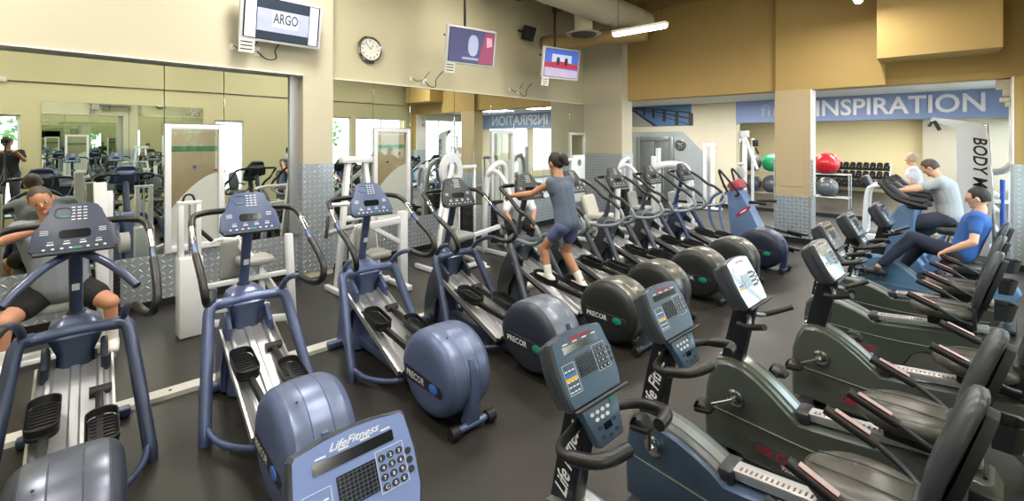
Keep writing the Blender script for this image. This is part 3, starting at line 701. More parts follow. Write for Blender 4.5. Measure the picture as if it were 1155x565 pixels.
# ================================================================ RECUMBENT BIKES (local: +x forward, origin under the console)
def recumbent(label, loc, body, face, railm, rz=ROW, logo='cycle', ca=20, sx=-.80, seatc=None, low=True):
    t = thing('recumbent_bike', label, 'exercise bike', loc, rz, 'row of recumbent bikes')
    seatc = seatc or seatm
    up = [(.27, .05), (.28, .25), (.27, .42), (.24, .54), (.20, .615), (.12, .635), (.04, .625), (-.05, .585), (-.15, .52), (-.25, .44), (-.31, .395)]
    if low: up = [(.25, .05), (.26, .22), (.25, .36), (.235, .45), (.19, .51), (.12, .53), (.04, .525), (-.06, .51), (-.16, .48), (-.26, .44), (-.33, .395)]
    mid = [(-.5, .415), (-.8, .455), (-1.05, .49), (-1.14, .48), (-1.17, .42), (-1.13, .33), (-.95, .29)]
    lo_ = [(-.72, .25), (-.62, .19), (-.55, .05)]
    prof = up+mid+lo_
    m = MB()
    cx, cz = -.3, .32
    rings = []
    for y, k in ((-.115, .955), (-.105, .985), (-.085, 1.), (.085, 1.), (.105, .985), (.115, .955)):
        rings.append([V((cx+(p[0]-cx)*k, y, cz+(p[1]-cz)*k)) for p in prof])
    m.loft(rings)
    bod = m.build('body', body, t, ang=.5)
    for s in (-1, 1):
        MB().tube([(.29, s*.113, .30), (.0, s*.118, .29), (-.4, s*.118, .275), (-.75, s*.116, .30), (-1.08, s*.112, .36)], .005, 6, 2).build('panel_seam', mat('seam_highlight', '#6f7a6e', .4), bod)
    # metal trim over the arch, aluminium rail with ruler
    def strip(pts, w, h, dy=0):
        q = chaikin([V((a, 0, c)) for a, c in pts], 2); rr = []
        for i, p in enumerate(q):
            d = (q[min(i+1, len(q)-1)]-q[max(0, i-1)]).normalized(); n_ = V((-d.z, 0, d.x)); n_ = n_ if n_.z > 0 else -n_
            rr.append([p+V((0, -w, 0))-n_*.01, p+V((0, w, 0))-n_*.01, p+V((0, w*.92, 0))+n_*h, p+V((0, -w*.92, 0))+n_*h])
        return rr
    MB().loft(strip([(p[0], p[1]) for p in up[4:]], .088, .014)).build('arch_trim', railm, t, ang=.5)
    MB().loft(strip([(p[0], p[1]) for p in up[4:]], .035, .024)).build('arch_rib', mat('trim_light', '#9aa0a0', .3, .6), t, ang=.5)
    MB().bar((-.30, 0, .435), (-1.10, 0, .535), .10, .05, .008).build('seat_rail', alu, t)
    MB().bar((-.28, 0, .425), (-.36, 0, .435), .17, .075, .02).build('rail_collar', dark, t)
    mm = MB()
    for k in range(16): mm.box((-.38-.024*k, .02, .472+.003*k), (.008, .03, .002))
    mm.build('rail_scale', mat('copper_ink', '#7d5546', .5), t)
    # vents at the tail
    mm = MB()
    for k in range(3): mm.box((-1.06, 0, .50-.0*k), (.02, .15, .01)) if False else mm.box((-1.02-.045*k, 0, .492), (.016, .15, .012))
    mm.build('tail_vent', black, t)
    # feet
    MB().bar((.16, -.27, .035), (.16, .27, .035), .10, .06, .02).build('front_foot', dark, t)
    MB().loft([[V((x, s_*w, z+h)) for s_, h in ((-1, -.03), (1, -.03), (1, .03), (-1, .03))] for x, z, w in ((-.66, .26, .1), (-.84, .24, .1), (-.98, .18, .1), (-1.07, .09, .1), (-1.09, .04, .1))]).build('rear_arm', body, t, ang=.5)
    MB().bar((-1.08, -.29, .035), (-1.08, .29, .035), .10, .06, .02).build('rear_foot', dark, t)
    # cranks and pedals
    for s in (-1, 1):
        a = math.radians(ca+(0 if s > 0 else 180)); c = V((.06, s*.118, .42))
        cr = MB().lathe([(.055, 0), (.055, .012), (.04, .02), (.02, .02)], c, 22, (0, s, 0)).build('crank_boss', chrome if s > 0 else dark, t)
        e = c+V((.17*math.cos(a), s*.07, .17*math.sin(a)))
        MB().tube([c+V((0, s*.02, 0)), c+V((0, s*.05, 0)), e], .013, 8, 0).build('crank_arm', chrome, t)
        mp = MB().cyl(e-V((0, s*.01, 0)), e+V((0, s*.11, 0)), .012, 8); mp.box(e+V((0, s*.07, 0)), (.11, .09, .028), M.Rotation(.2, 3, 'Y'), .01)
        pr = mp.build('pedal', black, t)
        MB().tube([e+V((-.05, s*.07, .01)), e+V((-.02, s*.07, .06)), e+V((.04, s*.07, .06)), e+V((.06, s*.07, .0))], .035, 8, 2, flat=.18).build('toe_strap', black, pr)
    # post, lettering, handlebar
    MB().loft([[V((x+a*.135, b_*wy, z)) for a, b_ in rrect(1, 1, .12)] for x, z, wy in ((.14 if low else .125, .50 if low else .60, .09), (.085, .80, .085), (.03, 1.04, .08))]).build('post', mat('post_black', '#16181f', .35, coat=.3), t)
    Up = V((-.24, 0, .97)).normalized(); U = V((-.0, 0, 1)); d = V((-.1, 0, .4)).normalized()   # up along the post
    R_ = V((0, 1, 0)); # lettering runs up the rider side
    MB().text('Life Fitness', .10, V((.105, .0455, .56)), V((-.115, 0, .5)), V((.5, 0, .115)), .002, width=.37, shear=.35).build('post_lettering', inkw, t) if low else None
    for s in ((-1, 1) if not low else ()):
        MB().tube([(.03, 0, .98), (-.02, s*.08, .95), (-.03, s*.16, .93)], .013, 10, 1).build('handlebar', alu, t)
        MB().tube([(.03, s*.14, .93), (-.02, s*.16, .93), (-.09, s*.21, .96), (-.17, s*.26, 1.0)], .020, 10, 1).build('handlebar_grip', foam, t)
    for s in ((-1, 1) if low else ()):
        MB().tube([(.02, 0, .95), (.015, s*.10, .93), (.0, s*.2, .92), (-.05, s*.255, .93), (-.12, s*.26, .95)], .02, 12, 2).build('handlebar', black, t)
        MB().tube([(-.10, s*.26, .945), (-.2, s*.25, .97), (-.25, s*.2, .985), (-.26, s*.11, .985)], .026, 12, 2).build('handlebar_grip', foam, t)
    # console
    W = V((.225, 0, .42)).normalized(); U = V((0, -1, 0)); N = U.cross(W); o0 = V((-.03, 0, 1.04)); before = set(COL.objects)
    q = lambda u, w, l=0.: o0+U*u+W*w+N*l
    main = [(-.165, .0), (.165, .0), (.183, .08), (.186, .2), (.175, .325), (.165, .338), (.08, .352), (0, .357), (-.08, .352), (-.165, .338), (-.175, .325), (-.186, .2), (-.183, .08)]
    mm = MB().plate([(a*1.0, b) for a, b in main], q(0, 0, -.035), U, W, .05, .012, 2)
    mm.loft([[q(p[0]*k*.9, .17+(p[1]-.17)*k*.9, -z) for p in main] for k, z in ((1.05, .034), (1.0, .09), (.75, .125))])
    c = mm.build('console', mat('console_back', '#4a4f57', .38, .4), t, ang=.5)
    MB().plate([(a*.95, .012+b*.94) for a, b in main], q(0, 0, .0155), U, W, .003).build('face_panel', face, c)
    lowp = [(-.13, 0), (.13, 0), (.11, -.06), (.085, -.19), (.07, -.2), (-.07, -.2), (-.085, -.19), (-.11, -.06)]
    if low: MB().plate([(a, b) for a, b in lowp], q(0, .0, -.03), U, W, .04, .01, 2).build('lower_console', face, t)
    MB().cyl(q(-.175, -.002, .03), q(.185, -.002, .03), .01, 10).build('reading_rail', dark, c)
    q2 = lambda u, w: q(u, w, .0185)
    mk = MB()
    mk.use(glassd if low else mat('display_film', '#59616a', .08, coat=1.)).plate(rrect(.24, .035, .004), q2(.0, .272), U, W, .002).plate(rrect(.115, .10, .004), q2(-.005, .175), U, W, .002)
    mk.use(mat('display_grid', '#5c6a80', .4))
    for k in range(8): mk.plate([(-.055, 0), (.055, 0), (.055, .0012), (-.055, .0012)], q(-.005, .13+.0125*k, .021), U, W, .0005)
    for k in range(9): mk.plate([(0, 0), (.0012, 0), (.0012, .095), (0, .095)], q(-.055+.0125*k, .127, .021), U, W, .0005)
    mk.build('display', None, c)
    (MB().text('LifeFitness', .034, q2(-.07, .305), U, W+U*.18, .002, width=.15, shear=.3)).build('console_lettering', face_ink(face), c)
    mk = MB(); mk.use(inkw)
    digs = '123456789C0E'
    for k, ch in enumerate(digs):
        cx_, cy_ = .072+.028*(k % 3), .215-.03*(k//3)
        ky = MB().use(dark).plate(sell(0, 0, .0115, .0115, 14, 2), q2(cx_, cy_), U, W, .002)
        ky.use(inkw).text(ch, .016, q(cx_-.004, cy_-.0055, .021), U, W, .0012); ky.build('key', None, c)
    for k in range(3):
        MB().plate(sell(0, 0, .011, .011, 14, 2), q2(.155, .20-.03*k), U, W, .002).build('key', dark, c)
    mk = MB().use(inkw)
    for k in range(4): mk.plate([(0, 0), (.03, 0), (.03, .006), (0, .006)], q2(-.11+.065*k, .296), U, W, .001)
    for a, b, w_, h_ in ((-.155, .07, .075, .14), (.055, .11, .088, .13)):
        for (x0, y0, x1, y1) in ((a, b, a+w_, b+.0015), (a, b+h_, a+w_, b+h_+.0015), (a, b, a+.0015, b+h_), (a+w_, b, a+w_+.0015, b+h_)):
            mk.plate([(x0, y0), (x1, y0), (x1, y1), (x0, y1)], q2(0, 0), U, W, .001)
    for k in range(5):
        for j in range(3): mk.plate([(0, 0), (.015, 0), (.015, .006), (0, .006)], q2(-.148+.022*j, .08+.024*k), U, W, .0012)
    mk.use(blu).plate([(0, 0), (.07, 0), (.07, .014), (0, .014)], q2(-.153, .15), U, W, .0015)
    mk.use(yel).plate([(0, 0), (.07, 0), (.07, .016), (0, .016)], q2(-.153, .132), U, W, .0015)
    mk.plate(rrect(.1, .03, .01), q2(.0, .06), U, W, .0012) if False else None
    mk.build('printed_legend', None, c)
    mk = MB().use(inkw)
    if low:
     for (a, b) in ((-.07, -.05), (-.035, -.05), (0, -.05), (.035, -.05), (-.05, -.08), (-.015, -.08), (.02, -.08), (-.05, -.12), (.05, -.115), (-.045, -.16), (0, -.17), (.045, -.16)):
         mk.use(dark if b < -.1 else inkw).plate(sell(0, 0, .012, .009, 12, 2), q(a, b, .011), U, W, .002)
    if low: mk.use(glassd).plate(rrect(.05, .03, .003), q(0, -.125, .011), U, W, .002)
    if low: mk.use(green).plate(sell(0, 0, .014, .014, 14, 2), q(.07, -.035, .011), U, W, .003)
    if low: mk.build('lower_keys', None, t)
    fr = M((U, W, N)).transposed().to_4x4(); fr = M.Translation(o0) @ fr
    sq = fr @ M.Diagonal((1, .82 if low else .92, 1, 1)) @ fr.inverted()
    for o_ in set(COL.objects)-before: o_.data.transform(sq)
    # seat carriage, seat, arms, backrest
    MB().box((sx-.06, 0, .545), (.30, .12, .10), bev=.015).box((sx-.2, 0, .62), (.06, .18, .2), bev=.01).build('seat_carriage', black, t)
    s_ = MB(); nn = 24
    out = []
    for k in range(nn):
        a = 2*PI*k/nn; c_, n_ = math.cos(a), math.sin(a)
        wx = .22; wy = (.205 if c_ < .1 else .205*(1-.42*c_**2))
        out.append((wx*math.copysign(abs(c_)**.8, c_), wy*math.copysign(abs(n_)**.8, n_)))
    s_.loft([[V((sx+p[0]*k, p[1]*k, .60+z-.04*(p[0]+.2))) for p in out] for k, z in ((.88, 0), (.98, .02), (1., .05), (.96, .08), (.82, .098), (.5, .105), (.15, .106))])
    st = s_.build('seat', seatc, t, ang=1.2)
    m2 = MB()
    for y in (-.07, .07): m2.tube([(sx-.18, y, .71), (sx, y*1.0, .708), (sx+.17, y*.8, .69)], .0035, 5, 0)
    m2.build('seat_seam', dark, st)
    for s in (-1, 1):
        MB().tube([(sx-.2, s*.19, .60), (sx-.14, s*.27, .63), (sx-.02, s*.285, .70), (sx+.03, s*.285, .725)], .014, 10, 2).build('arm_tube', dark, t)
        a, b_ = V((sx-.01, s*.285, .705)), V((sx+.20, s*.285, .785))
        ar = MB().tube([a, b_], .026, 14, 0).build('arm_grip', foam, t)
        dd = (b_-a)
        MB().plate(rrect(.15, .034, .006), (a+b_)/2+V((0, s*0, .0262))+V((-.008, 0, 0)), dd, V((0, 1, 0)), .003).build('pulse_plate', alu, ar)
        m3 = MB()
        for w_ in (-.019, .016): m3.plate([(-.075, w_), (.075, w_), (.075, w_+.002), (-.075, w_+.002)], (a+b_)/2+V((-.008, 0, .0265)), dd, V((0, 1, 0)), .003)
        m3.build('red_edging', mat('orange_red', '#d6452c', .4), ar)
    bo = V((sx-.215, 0, .70)); bW = V((-.29, 0, .957)); bU = V((0, 1, 0))
    pr = [(-.08, 0), (.08, 0), (.12, .05), (.14, .16), (.135, .32), (.11, .46), (.07, .525), (.0, .535), (-.07, .525), (-.11, .46), (-.135, .32), (-.14, .16), (-.12, .05)]
    bN = bW.cross(bU) if bW.cross(bU).x > 0 else bU.cross(bW)
    bk = MB()
    bk.loft([[bo+bU*p[0]*k+bW*(.27+(p[1]-.27)*k)+bN*(l+.018*(abs(p[0])/.155)**2) for p in pr] for k, l in ((.9, -.03), (.99, -.022), (1., -.0), (.97, .018), (.88, .03), (.6, .03), (.2, .03))])
    bk.build('backrest', seatc if seatc != seatm else mat('backrest_vinyl', '#3a3e42', .36, var=.08, bump=.1, scale=30), t, ang=1.2)
    MB().loft([[bo+bU*p[0]*.7+bW*(.02+p[1]*.86)+bN*l for p in pr] for l in (-.065, -.03)]).build('backrest_shell', black, t, ang=.6)
    MB().bar((sx-.2, 0, .55), (sx-.33, 0, .95), .08, .05, .01).build('backrest_post', black, t)
    bt = [(0, -.07), (.09, -.07), (.13, -.03), (.14, .0), (.13, .03), (.09, .07), (0, .07)]
    mb_ = MB().loft([[V((sx-.33-p[0]*k, p[1]*k, z)) for p in bt] for k, z in ((.75, .64), (1, .78), (1.08, .785), (.95, .78), (.9, .77), (.7, .66))]); mb_.build('bottle_holder', dark, t)
    # side lettering
    if logo:
        mk = MB()
        for s in (1,):
            o_ = V((-.07, s*.117, .135)); U2 = V((-s, 0, 0)); W2 = V((0, 0, 1))
            mk.use(mat('decal_grey', '#4a5058', .5)).plate([(0, -.02), (.30, -.045), (.31, .03), (.27, .05), (.02, .07), (-.02, .05)], o_, U2, W2, .002)
            mk.use(red).text('Life Cycle', .075, o_+V((-.0, s*.003, 0)), V((-s, 0, -.04)), W2, .002, width=.27, shear=.35)
            mk.use(inkw).text('9500HR', .045, o_+V((-.15, s*.003, -.05)), V((-s, 0, -.04)), W2, .002, width=.12)
        mk.build('side_lettering', None, bod)
    return t
def face_ink(f): return inkw if f.name.startswith('blue_face') else red
bb = mat('body_slate_blue', '#4d5f78', .36, .3, coat=.2); gg = mat('body_grey_green', '#5a615c', .36, .3, coat=.2); g2 = mat('body_dark_green_grey', '#4e5650', .36, .3, coat=.2)
lb = mat('body_light_blue', '#5f87ae', .38, .15, coat=.2)
f0 = mat('blue_face', '#7c8fc2', .34); f1 = mat('teal_face', '#42586e', .3); f3 = mat('glossy_grey_face', '#76808a', .06, coat=1.); f3.node_tree.nodes['Principled BSDF'].inputs['Coat IOR'].default_value = 2.0; f3.node_tree.nodes['Principled BSDF'].inputs['Coat Roughness'].default_value = .05
tr = mat('trim_metal', '#7d8485', .32, .6); tr2 = mat('trim_green_metal', '#646c62', .32, .6)
recumbent('bike nearest the camera, showing only its large blue console at the picture bottom', (-1.18, .665, 0), bb, f0, tr, logo='')
recumbent('bike with slate console lit from the front, its post rising from the picture bottom centre', (-1.10, 1.70, 0), bb, f1, tr, logo='')
recumbent('slate blue recumbent bike with white lettered post right of the picture centre', (-1.105, 2.57, 0), bb, f1, tr, logo='', ca=95, sx=-.87)
r3 = recumbent('grey green recumbent bike with glaring white console and whole red side lettering', (-.92, 3.40, 0), gg, f3, tr2, ca=-30, low=False)
dup(r3, (-.60, 4.47, 0), ROW, 'grey green recumbent bike behind the one with the glaring console, red lettering half hidden')
r5 = recumbent('dark recumbent bike fifth from the front, white crank boss showing', (-.76, 5.73, 0), g2, f3, alu, ca=-80)
dup(r5, (-.67, 6.70, 0), ROW, 'dark recumbent bike just in front of the man in the blue shirt')
recumbent('light blue recumbent bike ridden by the man in the blue shirt', (-.453, 7.78, 0), lb, f3, mat('light_blue_metal', '#87a6c0', .35, .3), ca=-10, sx=-.70, low=False)
# ================================================================ STRENGTH MACHINES along the mirrors (local: mirror side is -x)
def rot(ax, a): return M.Rotation(a, 3, ax)
def sm(name, label, loc, rz=0., cat='strength machine'): return thing(name, label, cat, loc, rz, 'white strength machines')
def beam(t, name, a, b, w=.07, h=.07, m=None): return MB().bar(a, b, w, h, .008).build(name, m or pwhite, t)
def stack(t, x, y, z0=.12, z1=.75, w=.12, d=.26, tall=1.5):
    m = MB(); n = 13
    for k in range(n):
        z = z0+(z1-z0)*k/n; m.box((x, y, z+(z1-z0)/n/2), (w, d, (z1-z0)/n-.006), bev=.004, seg=1)
    s = m.build('weight_stack', black, t)
    r = MB()
    for q in (-.08, .08): r.cyl((x, y+q, z0-.04), (x, y+q, tall), .009, 8)
    r.build('guide_rod', chrome, s)
def vpad(t, name, o, U, W, w, h, th=.07, m=None): return pad(MB(), o, U, W, w, h, th).build(name, m or padg, t, ang=1.2)
def feet(t, pts):
    for p in pts: MB().box((p[0], p[1], .012), (.16, .09, .024), bev=.004).build('foot_plate', pwhite, t)
# S1 abdominal machine with the seated man
t = sm('abdominal_machine', 'white abdominal machine on which the man in the grey shirt sits', (-6.35, .32, 0))
beam(t, 'upright', (.12, .30, 0), (.12, .27, 1.72), .10, .07); beam(t, 'upright', (-.25, .36, 0), (-.25, .36, 1.6), .1, .07)
beam(t, 'upright', (-.1, -.46, 0), (-.1, -.46, 1.5), .09, .07)
beam(t, 'base_rail', (-.6, .33, .04), (.4, .33, .04)); beam(t, 'base_rail', (-.6, -.46, .04), (.35, -.46, .04)); beam(t, 'cross_rail', (.0, -.46, .08), (.0, .33, .08))
beam(t, 'seat_post', (0, 0, .06), (0, 0, .5), .1, .1); vpad(t, 'seat_pad', (0, 0, .50), (1, 0, 0), (0, 1, 0), .4, .44, .09)
beam(t, 'foot_rest', (.32, -.3, .14), (.32, .3, .14), .06, .04); stack(t, -.45, .36, tall=1.55)
m = MB().tube([(.05, -.44, 1.28), (.16, -.2, 1.30), (.16, .1, 1.30), (.1, .26, 1.3)], .03); m.build('press_arm', black, t)
for s in (-1, 1): MB().cyl((-.05, s*.5-.06, 1.05), (-.05, s*.5+.02, 1.05), .11, 20).build('pivot_disc', padg, t)
# S2 leg machine with the shrouded weight tower
t = sm('leg_machine', 'white leg machine with slim shrouded weight tower behind the second elliptical', (-6.05, 1.25, 0))
MB().box((0, .06, .44), (.20, .22, .86), bev=.012).build('weight_shroud', pwhite, t)
for y in (-.02, .14): beam(t, 'upright', (0, y, .86), (0, y, 1.45), .05, .09)
beam(t, 'top_cap', (0, -.05, 1.46), (0, .17, 1.46), .09, .04); MB().tube([(0, .0, 1.48), (0, .02, 1.55), (0, .09, 1.55), (0, .11, 1.48)], .012).build('cable_pulley', dark, t)
MB().cyl((0, .06, .84), (0, .06, 1.44), .012).build('guide_rod', chrome, t)
beam(t, 'base_rail', (.04, .15, .10), (.55, .95, .10)); beam(t, 'base_rail', (.04, .12, .25), (.4, .75, .25), .05, .06); beam(t, 'frame_rail', (.0, .15, .5), (.5, .95, .62), .07, .05)
beam(t, 'frame_post', (.55, .95, 0), (.50, .92, 1.06), .07, .09); beam(t, 'frame_post', (.05, .5, 1.02), (.35, .85, .35), .06, .07); beam(t, 'frame_post', (.2, .6, .0), (.2, .55, .7), .05, .06)
beam(t, 'frame_post', (.34, .72, .02), (.30, .68, .76), .05, .06)
vpad(t, 'seat_pad', (.22, .65, .72), (1, 0, 0), (0, 1, 0), .36, .34, .08); vpad(t, 'back_pad', (-.02, .5, .78), (0, 1, 0), (.25, 0, 1), .3, .5, .08)
m = MB().tube([(.0, .25, .98), (.02, .36, 1.02), (.1, .5, 1.0)], .02); m.build('handle_arm', pwhite, t)
MB().cyl((.0, .16, 1.14), (.0, .28, 1.0), .022).build('handle_grip', black, t)
feet(t, [(0, .12), (.55, .95)])
# S3 seated row / press with broad column beside the pilaster
t = sm('press_machine', 'white press machine with broad column and grey pads behind the third elliptical', (-5.95, 3.35, 0))
beam(t, 'upright', (.25, .48, 0), (.25, .48, 1.12), .12, .10); beam(t, 'upright', (.2, -.30, 0), (.2, -.26, .95), .07, .08)
beam(t, 'arm_rail', (.2, -.32, .96), (.25, .50, 1.0), .08, .09); beam(t, 'frame_brace', (.25, .48, .65), (.22, .0, .95), .06, .06)
beam(t, 'base_rail', (-.5, .48, .04), (.45, .48, .04)); beam(t, 'base_rail', (-.5, -.3, .04), (.45, -.3, .04)); beam(t, 'cross_rail', (-.1, -.3, .08), (-.1, .48, .08))
for s in (-1, 1): beam(t, 'tower_leg', (-.35, .12+s*.34, 0), (-.42, .12+s*.13, 1.85), .07, .09)
beam(t, 'tower_top', (-.42, -.12, 1.86), (-.42, .36, 1.86), .14, .09); beam(t, 'tower_rail', (-.38, -.1, 1.0), (-.38, .34, 1.0))
stack(t, -.4, .12, tall=1.8, z1=.65)
vpad(t, 'seat_pad', (.12, .1, .5), (1, 0, 0), (0, 1, 0), .38, .36, .09); beam(t, 'seat_post', (.12, .1, .06), (.12, .1, .5), .08, .08)
vpad(t, 'back_pad', (-.16, .1, .66), (0, 1, 0), (-.15, 0, 1), .32, .55, .09); vpad(t, 'chest_pad', (.3, -.2, .85), (0, 1, 0), (.1, 0, 1), .2, .36, .08)
MB().tube([(.22, -.62, .95), (.3, -.5, 1.0), (.25, -.3, 1.0)], .035).build('handle_arm', padg, t); MB().tube([(.25, -.66, .9), (.22, -.62, 1.1), (.1, -.56, 1.14)], .022).build('handle_grip', black, t)
MB().tube([(-.0, -.5, 1.28), (.2, -.35, 1.3), (.3, 0, 1.3), (.3, .2, 1.3)], .028).build('swing_arm', pwhite, t)
# S4 cam machine with the long diagonal lever
t = sm('pullover_machine', 'white machine with round cam and long diagonal lever behind the fourth elliptical', (-6.05, 4.85, 0))
beam(t, 'upright', (-.3, .15, 0), (-.2, .25, 1.75), .10, .08); beam(t, 'upright', (.2, -.22, 0), (-.1, .18, 1.4), .12, .10, )
ring_ = [[V((-.12+dx, .28+r*math.sin(a)*.9, 1.62+r*1.15*math.cos(a))) for dx, r in ((-.04, .14), (.04, .14), (.04, .26), (-.04, .26))] for a in [2*PI*k/30 for k in range(31)]]
MB().loft(ring_, caps=False).box((-.12, .28, 1.62), (.06, .1, .5), bev=.01).build('cam_wheel', pwhite, t)
beam(t, 'lever_arm', (.0, .22, 1.72), (.45, -.42, .95), .05, .075); beam(t, 'cam_link', (-.05, .3, 1.55), (.05, .45, 1.15), .06, .06)
beam(t, 'base_rail', (-.4, -.25, .04), (.5, -.25, .04)); beam(t, 'base_rail', (-.4, .7, .04), (.45, .55, .04)); beam(t, 'cross_rail', (.3, -.3, .05), (.3, .62, .05), .1, .06)
beam(t, 'side_rail', (.2, -.1, .45), (.35, 1.0, .62), .07, .07); stack(t, -.3, .78, tall=1.6, z1=.95)
beam(t, 'stack_post', (-.3, .60, 0), (-.3, .60, 1.65), .05, .06); beam(t, 'stack_post', (-.3, .98, 0), (-.3, .98, 1.65), .05, .06); beam(t, 'stack_top', (-.3, .56, 1.66), (-.3, 1.02, 1.66), .08, .06)
vpad(t, 'seat_pad', (.18, .2, .5), (1, 0, 0), (0, 1, 0), .4, .42, .10); vpad(t, 'back_pad', (-.1, .18, .62), (0, 1, 0), (-.2, 0, 1), .38, .75, .10)
vpad(t, 'elbow_pad', (.25, -.12, .62), (0, 1, 0), (.2, 0, 1), .2, .34, .10)
feet(t, [(.48, -.25), (.45, .55)])
# S5 hooded machine
def hooded(label, loc, rz=0):
    t = sm('hooded_machine', label, loc, rz)
    MB().tube([(-.3, -.30, 0), (-.3, -.28, .9), (-.3, -.22, 1.5), (-.28, -.02, 1.68), (-.28, .2, 1.70), (-.3, .30, 1.5), (-.3, .30, 0)], .06, 12, 2).build('arched_frame', pwhite, t)
    MB().tube([(-.3, -.22, 1.45), (-.1, -.22, 1.6), (.1, -.15, 1.4), (.2, -.1, 1.1)], .045, 12, 2).build('swing_arm', pwhite, t)
    beam(t, 'base_rail', (-.5, -.3, .04), (.5, -.3, .04)); beam(t, 'base_rail', (-.5, .3, .04), (.5, .3, .04)); beam(t, 'cross_rail', (.35, -.3, .05), (.35, .3, .05))
    stack(t, -.32, .08, tall=1.6, z1=.95)
    beam(t, 'seat_post', (.15, 0, .05), (.15, 0, .5)); vpad(t, 'seat_pad', (.18, 0, .5), (1, 0, 0), (0, 1, 0), .4, .38, .09); vpad(t, 'back_pad', (-.08, 0, .62), (0, 1, 0), (-.22, 0, 1), .34, .6, .09)
    for s in (-1, 1): MB().tube([(.2, s*.1, 1.1), (.26, s*.28, 1.05), (.36, s*.3, 1.0)], .02).build('handle_grip', black, t)
    return t
hooded('white machine with rounded arch frame left of the runner, in front of the mirror', (-6.1, 6.45, 0))
# S6 recline press with pale seat
t = sm('leg_press', 'white leg press with pale reclined seat by the corner pilaster', (-5.55, 8.6, 0))
beam(t, 'base_rail', (-.5, -.4, .05), (.7, -.4, .05)); beam(t, 'base_rail', (-.5, .4, .05), (.7, .4, .05)); beam(t, 'cross_rail', (.5, -.4, .1), (.5, .4, .1)); beam(t, 'cross_rail', (-.4, -.4, .1), (-.4, .4, .1))
beam(t, 'seat_frame', (-.4, 0, .30), (.6, 0, .42), .3, .08); beam(t, 'side_rail', (-.3, -.3, .35), (.6, -.3, .42)); beam(t, 'seat_post', (.1, 0, .06), (.1, 0, .35), .1, .1)
vpad(t, 'seat_pad', (.2, 0, .46), (1, 0, .05), (0, 1, 0), .5, .45, .11, mat('pale_vinyl', '#bdb9ae', .5)); vpad(t, 'back_pad', (-.05, 0, .55), (0, 1, 0), (-.35, 0, 1), .44, .8, .11, mat('pale_vinyl', '#bdb9ae', .5))
beam(t, 'upright', (-.62, -.42, 0), (-.62, -.42, 1.7), .06, .07); beam(t, 'upright', (-.62, .1, 0), (-.62, .1, 1.7), .06, .07); beam(t, 'upright_top', (-.62, -.45, 1.7), (-.62, .13, 1.7), .07, .07); stack(t, -.62, -.16, tall=1.65)
pl = MB().box((-.66, .45, 1.25), (.05, .5, 1.1), bev=.02).build('weight_shroud', pwhite, t)
MB().lathe([(.001, .0), (.075, .0), (.08, .004), (.001, .004)], (-.635, .45, 1.62), 24, (1, 0, 0)).build('round_decal', mat('grey_ink', '#6d7480', .4), pl)
# S7 arch machine, S8 slim tower, more in the passage
t = sm('arm_curl_machine', 'white machine with thick bent arch and teal label near the lift', (-4.75, 11.1, 0))
MB().tube([(-.4, -.3, 1.45), (-.2, -.3, 1.55), (.0, .15, 1.55), (.2, .35, 1.45), (.25, .38, .9), (.25, .38, 0)], .085, 14, 2).build('arched_frame', pwhite, t)
beam(t, 'upright', (-.4, -.32, 0), (-.4, -.32, 1.75), .1, .1); beam(t, 'upright', (-.4, -.1, 0), (-.4, -.1, 1.95), .07, .08); beam(t, 'upright', (-.4, -.0, 0), (-.4, -.0, 1.95), .05, .06)
beam(t, 'base_rail', (-.4, -.3, .05), (.4, -.3, .05)); beam(t, 'base_rail', (-.4, .38, .05), (.4, .38, .05)); beam(t, 'cross_rail', (.1, -.3, .08), (.1, .38, .08)); stack(t, -.4, .15)
MB().box((.335, .36, .95), (.012, .18, .12), bev=.004).build('teal_label', mat('teal_label', '#2d8f96', .5), t)
beam(t, 'seat_post', (.2, 0, .06), (.2, 0, .5)); vpad(t, 'seat_pad', (.2, 0, .5), (1, 0, 0), (0, 1, 0), .38, .38, .09); MB().cyl((.28, -.35, 1.0), (.28, .2, 1.0), .09, 20).build('roller_pad', padg, t); vpad(t, 'back_pad', (-.1, 0, .6), (0, 1, 0), (-.1, 0, 1), .34, .55, .09)
t = sm('weight_tower', 'slim white weight tower standing on the far platform before the cream wall', (-5.25, 15.0-.5, 0))
beam(t, 'upright', (0, -.0, 0), (0, 0, 2.0), .09, .08); beam(t, 'upright', (.24, .0, 0), (.24, 0, 2.0), .09, .08); beam(t, 'top_cap', (-.05, 0, 2.0), (.3, 0, 2.0), .12, .1)
beam(t, 'base_rail', (-.15, 0, .05), (.5, 0, .05), .2, .06); m = MB().cyl((.12, 0, .1), (.12, 0, 1.95), .012); m.build('guide_rod', chrome, t)
hooded('white machine with rounded arch frame in front of the corner pilaster', (-5.3, 10.1, 0))
# S9 cable tower with grey pad on the platform
t = sm('cable_tower', 'white cable tower with long grey back pad on the far platform, left of the column', (-4.52, 15.95, .1))
beam(t, 'upright', (0, 0, 0), (0, 0, 2.3), .12, .12); beam(t, 'upright', (.1, .5, 0), (.1, .5, 2.1), .08, .08)
beam(t, 'lever_arm', (-.08, -.05, 2.1), (-.75, -.3, 1.15), .06, .07); beam(t, 'lever_arm', (.06, -.05, 2.05), (.45, -.3, 1.15), .06, .07); beam(t, 'top_cap', (-.12, 0, 2.25), (.12, 0, 2.25), .16, .2)
beam(t, 'side_rail', (-1.0, -.1, 1.3), (0, -.1, 1.3), .05, .05); vpad(t, 'back_pad', (-.16, -.22, .75), (1, 0, 0), (.12, 0, 1), .3, .9, .10); vpad(t, 'seat_pad', (-.3, -.3, .52), (1, 0, 0), (0, 1, 0), .5, .34, .09)
beam(t, 'base_rail', (-.6, -.15, .05), (.45, -.15, .05)); beam(t, 'base_rail', (0, -.5, .05), (0, .6, .05)); beam(t, 'seat_post', (-.3, -.3, .05), (-.3, -.3, .5)); beam(t, 'frame_post', (-.1, -.15, .05), (-.1, -.15, .8))
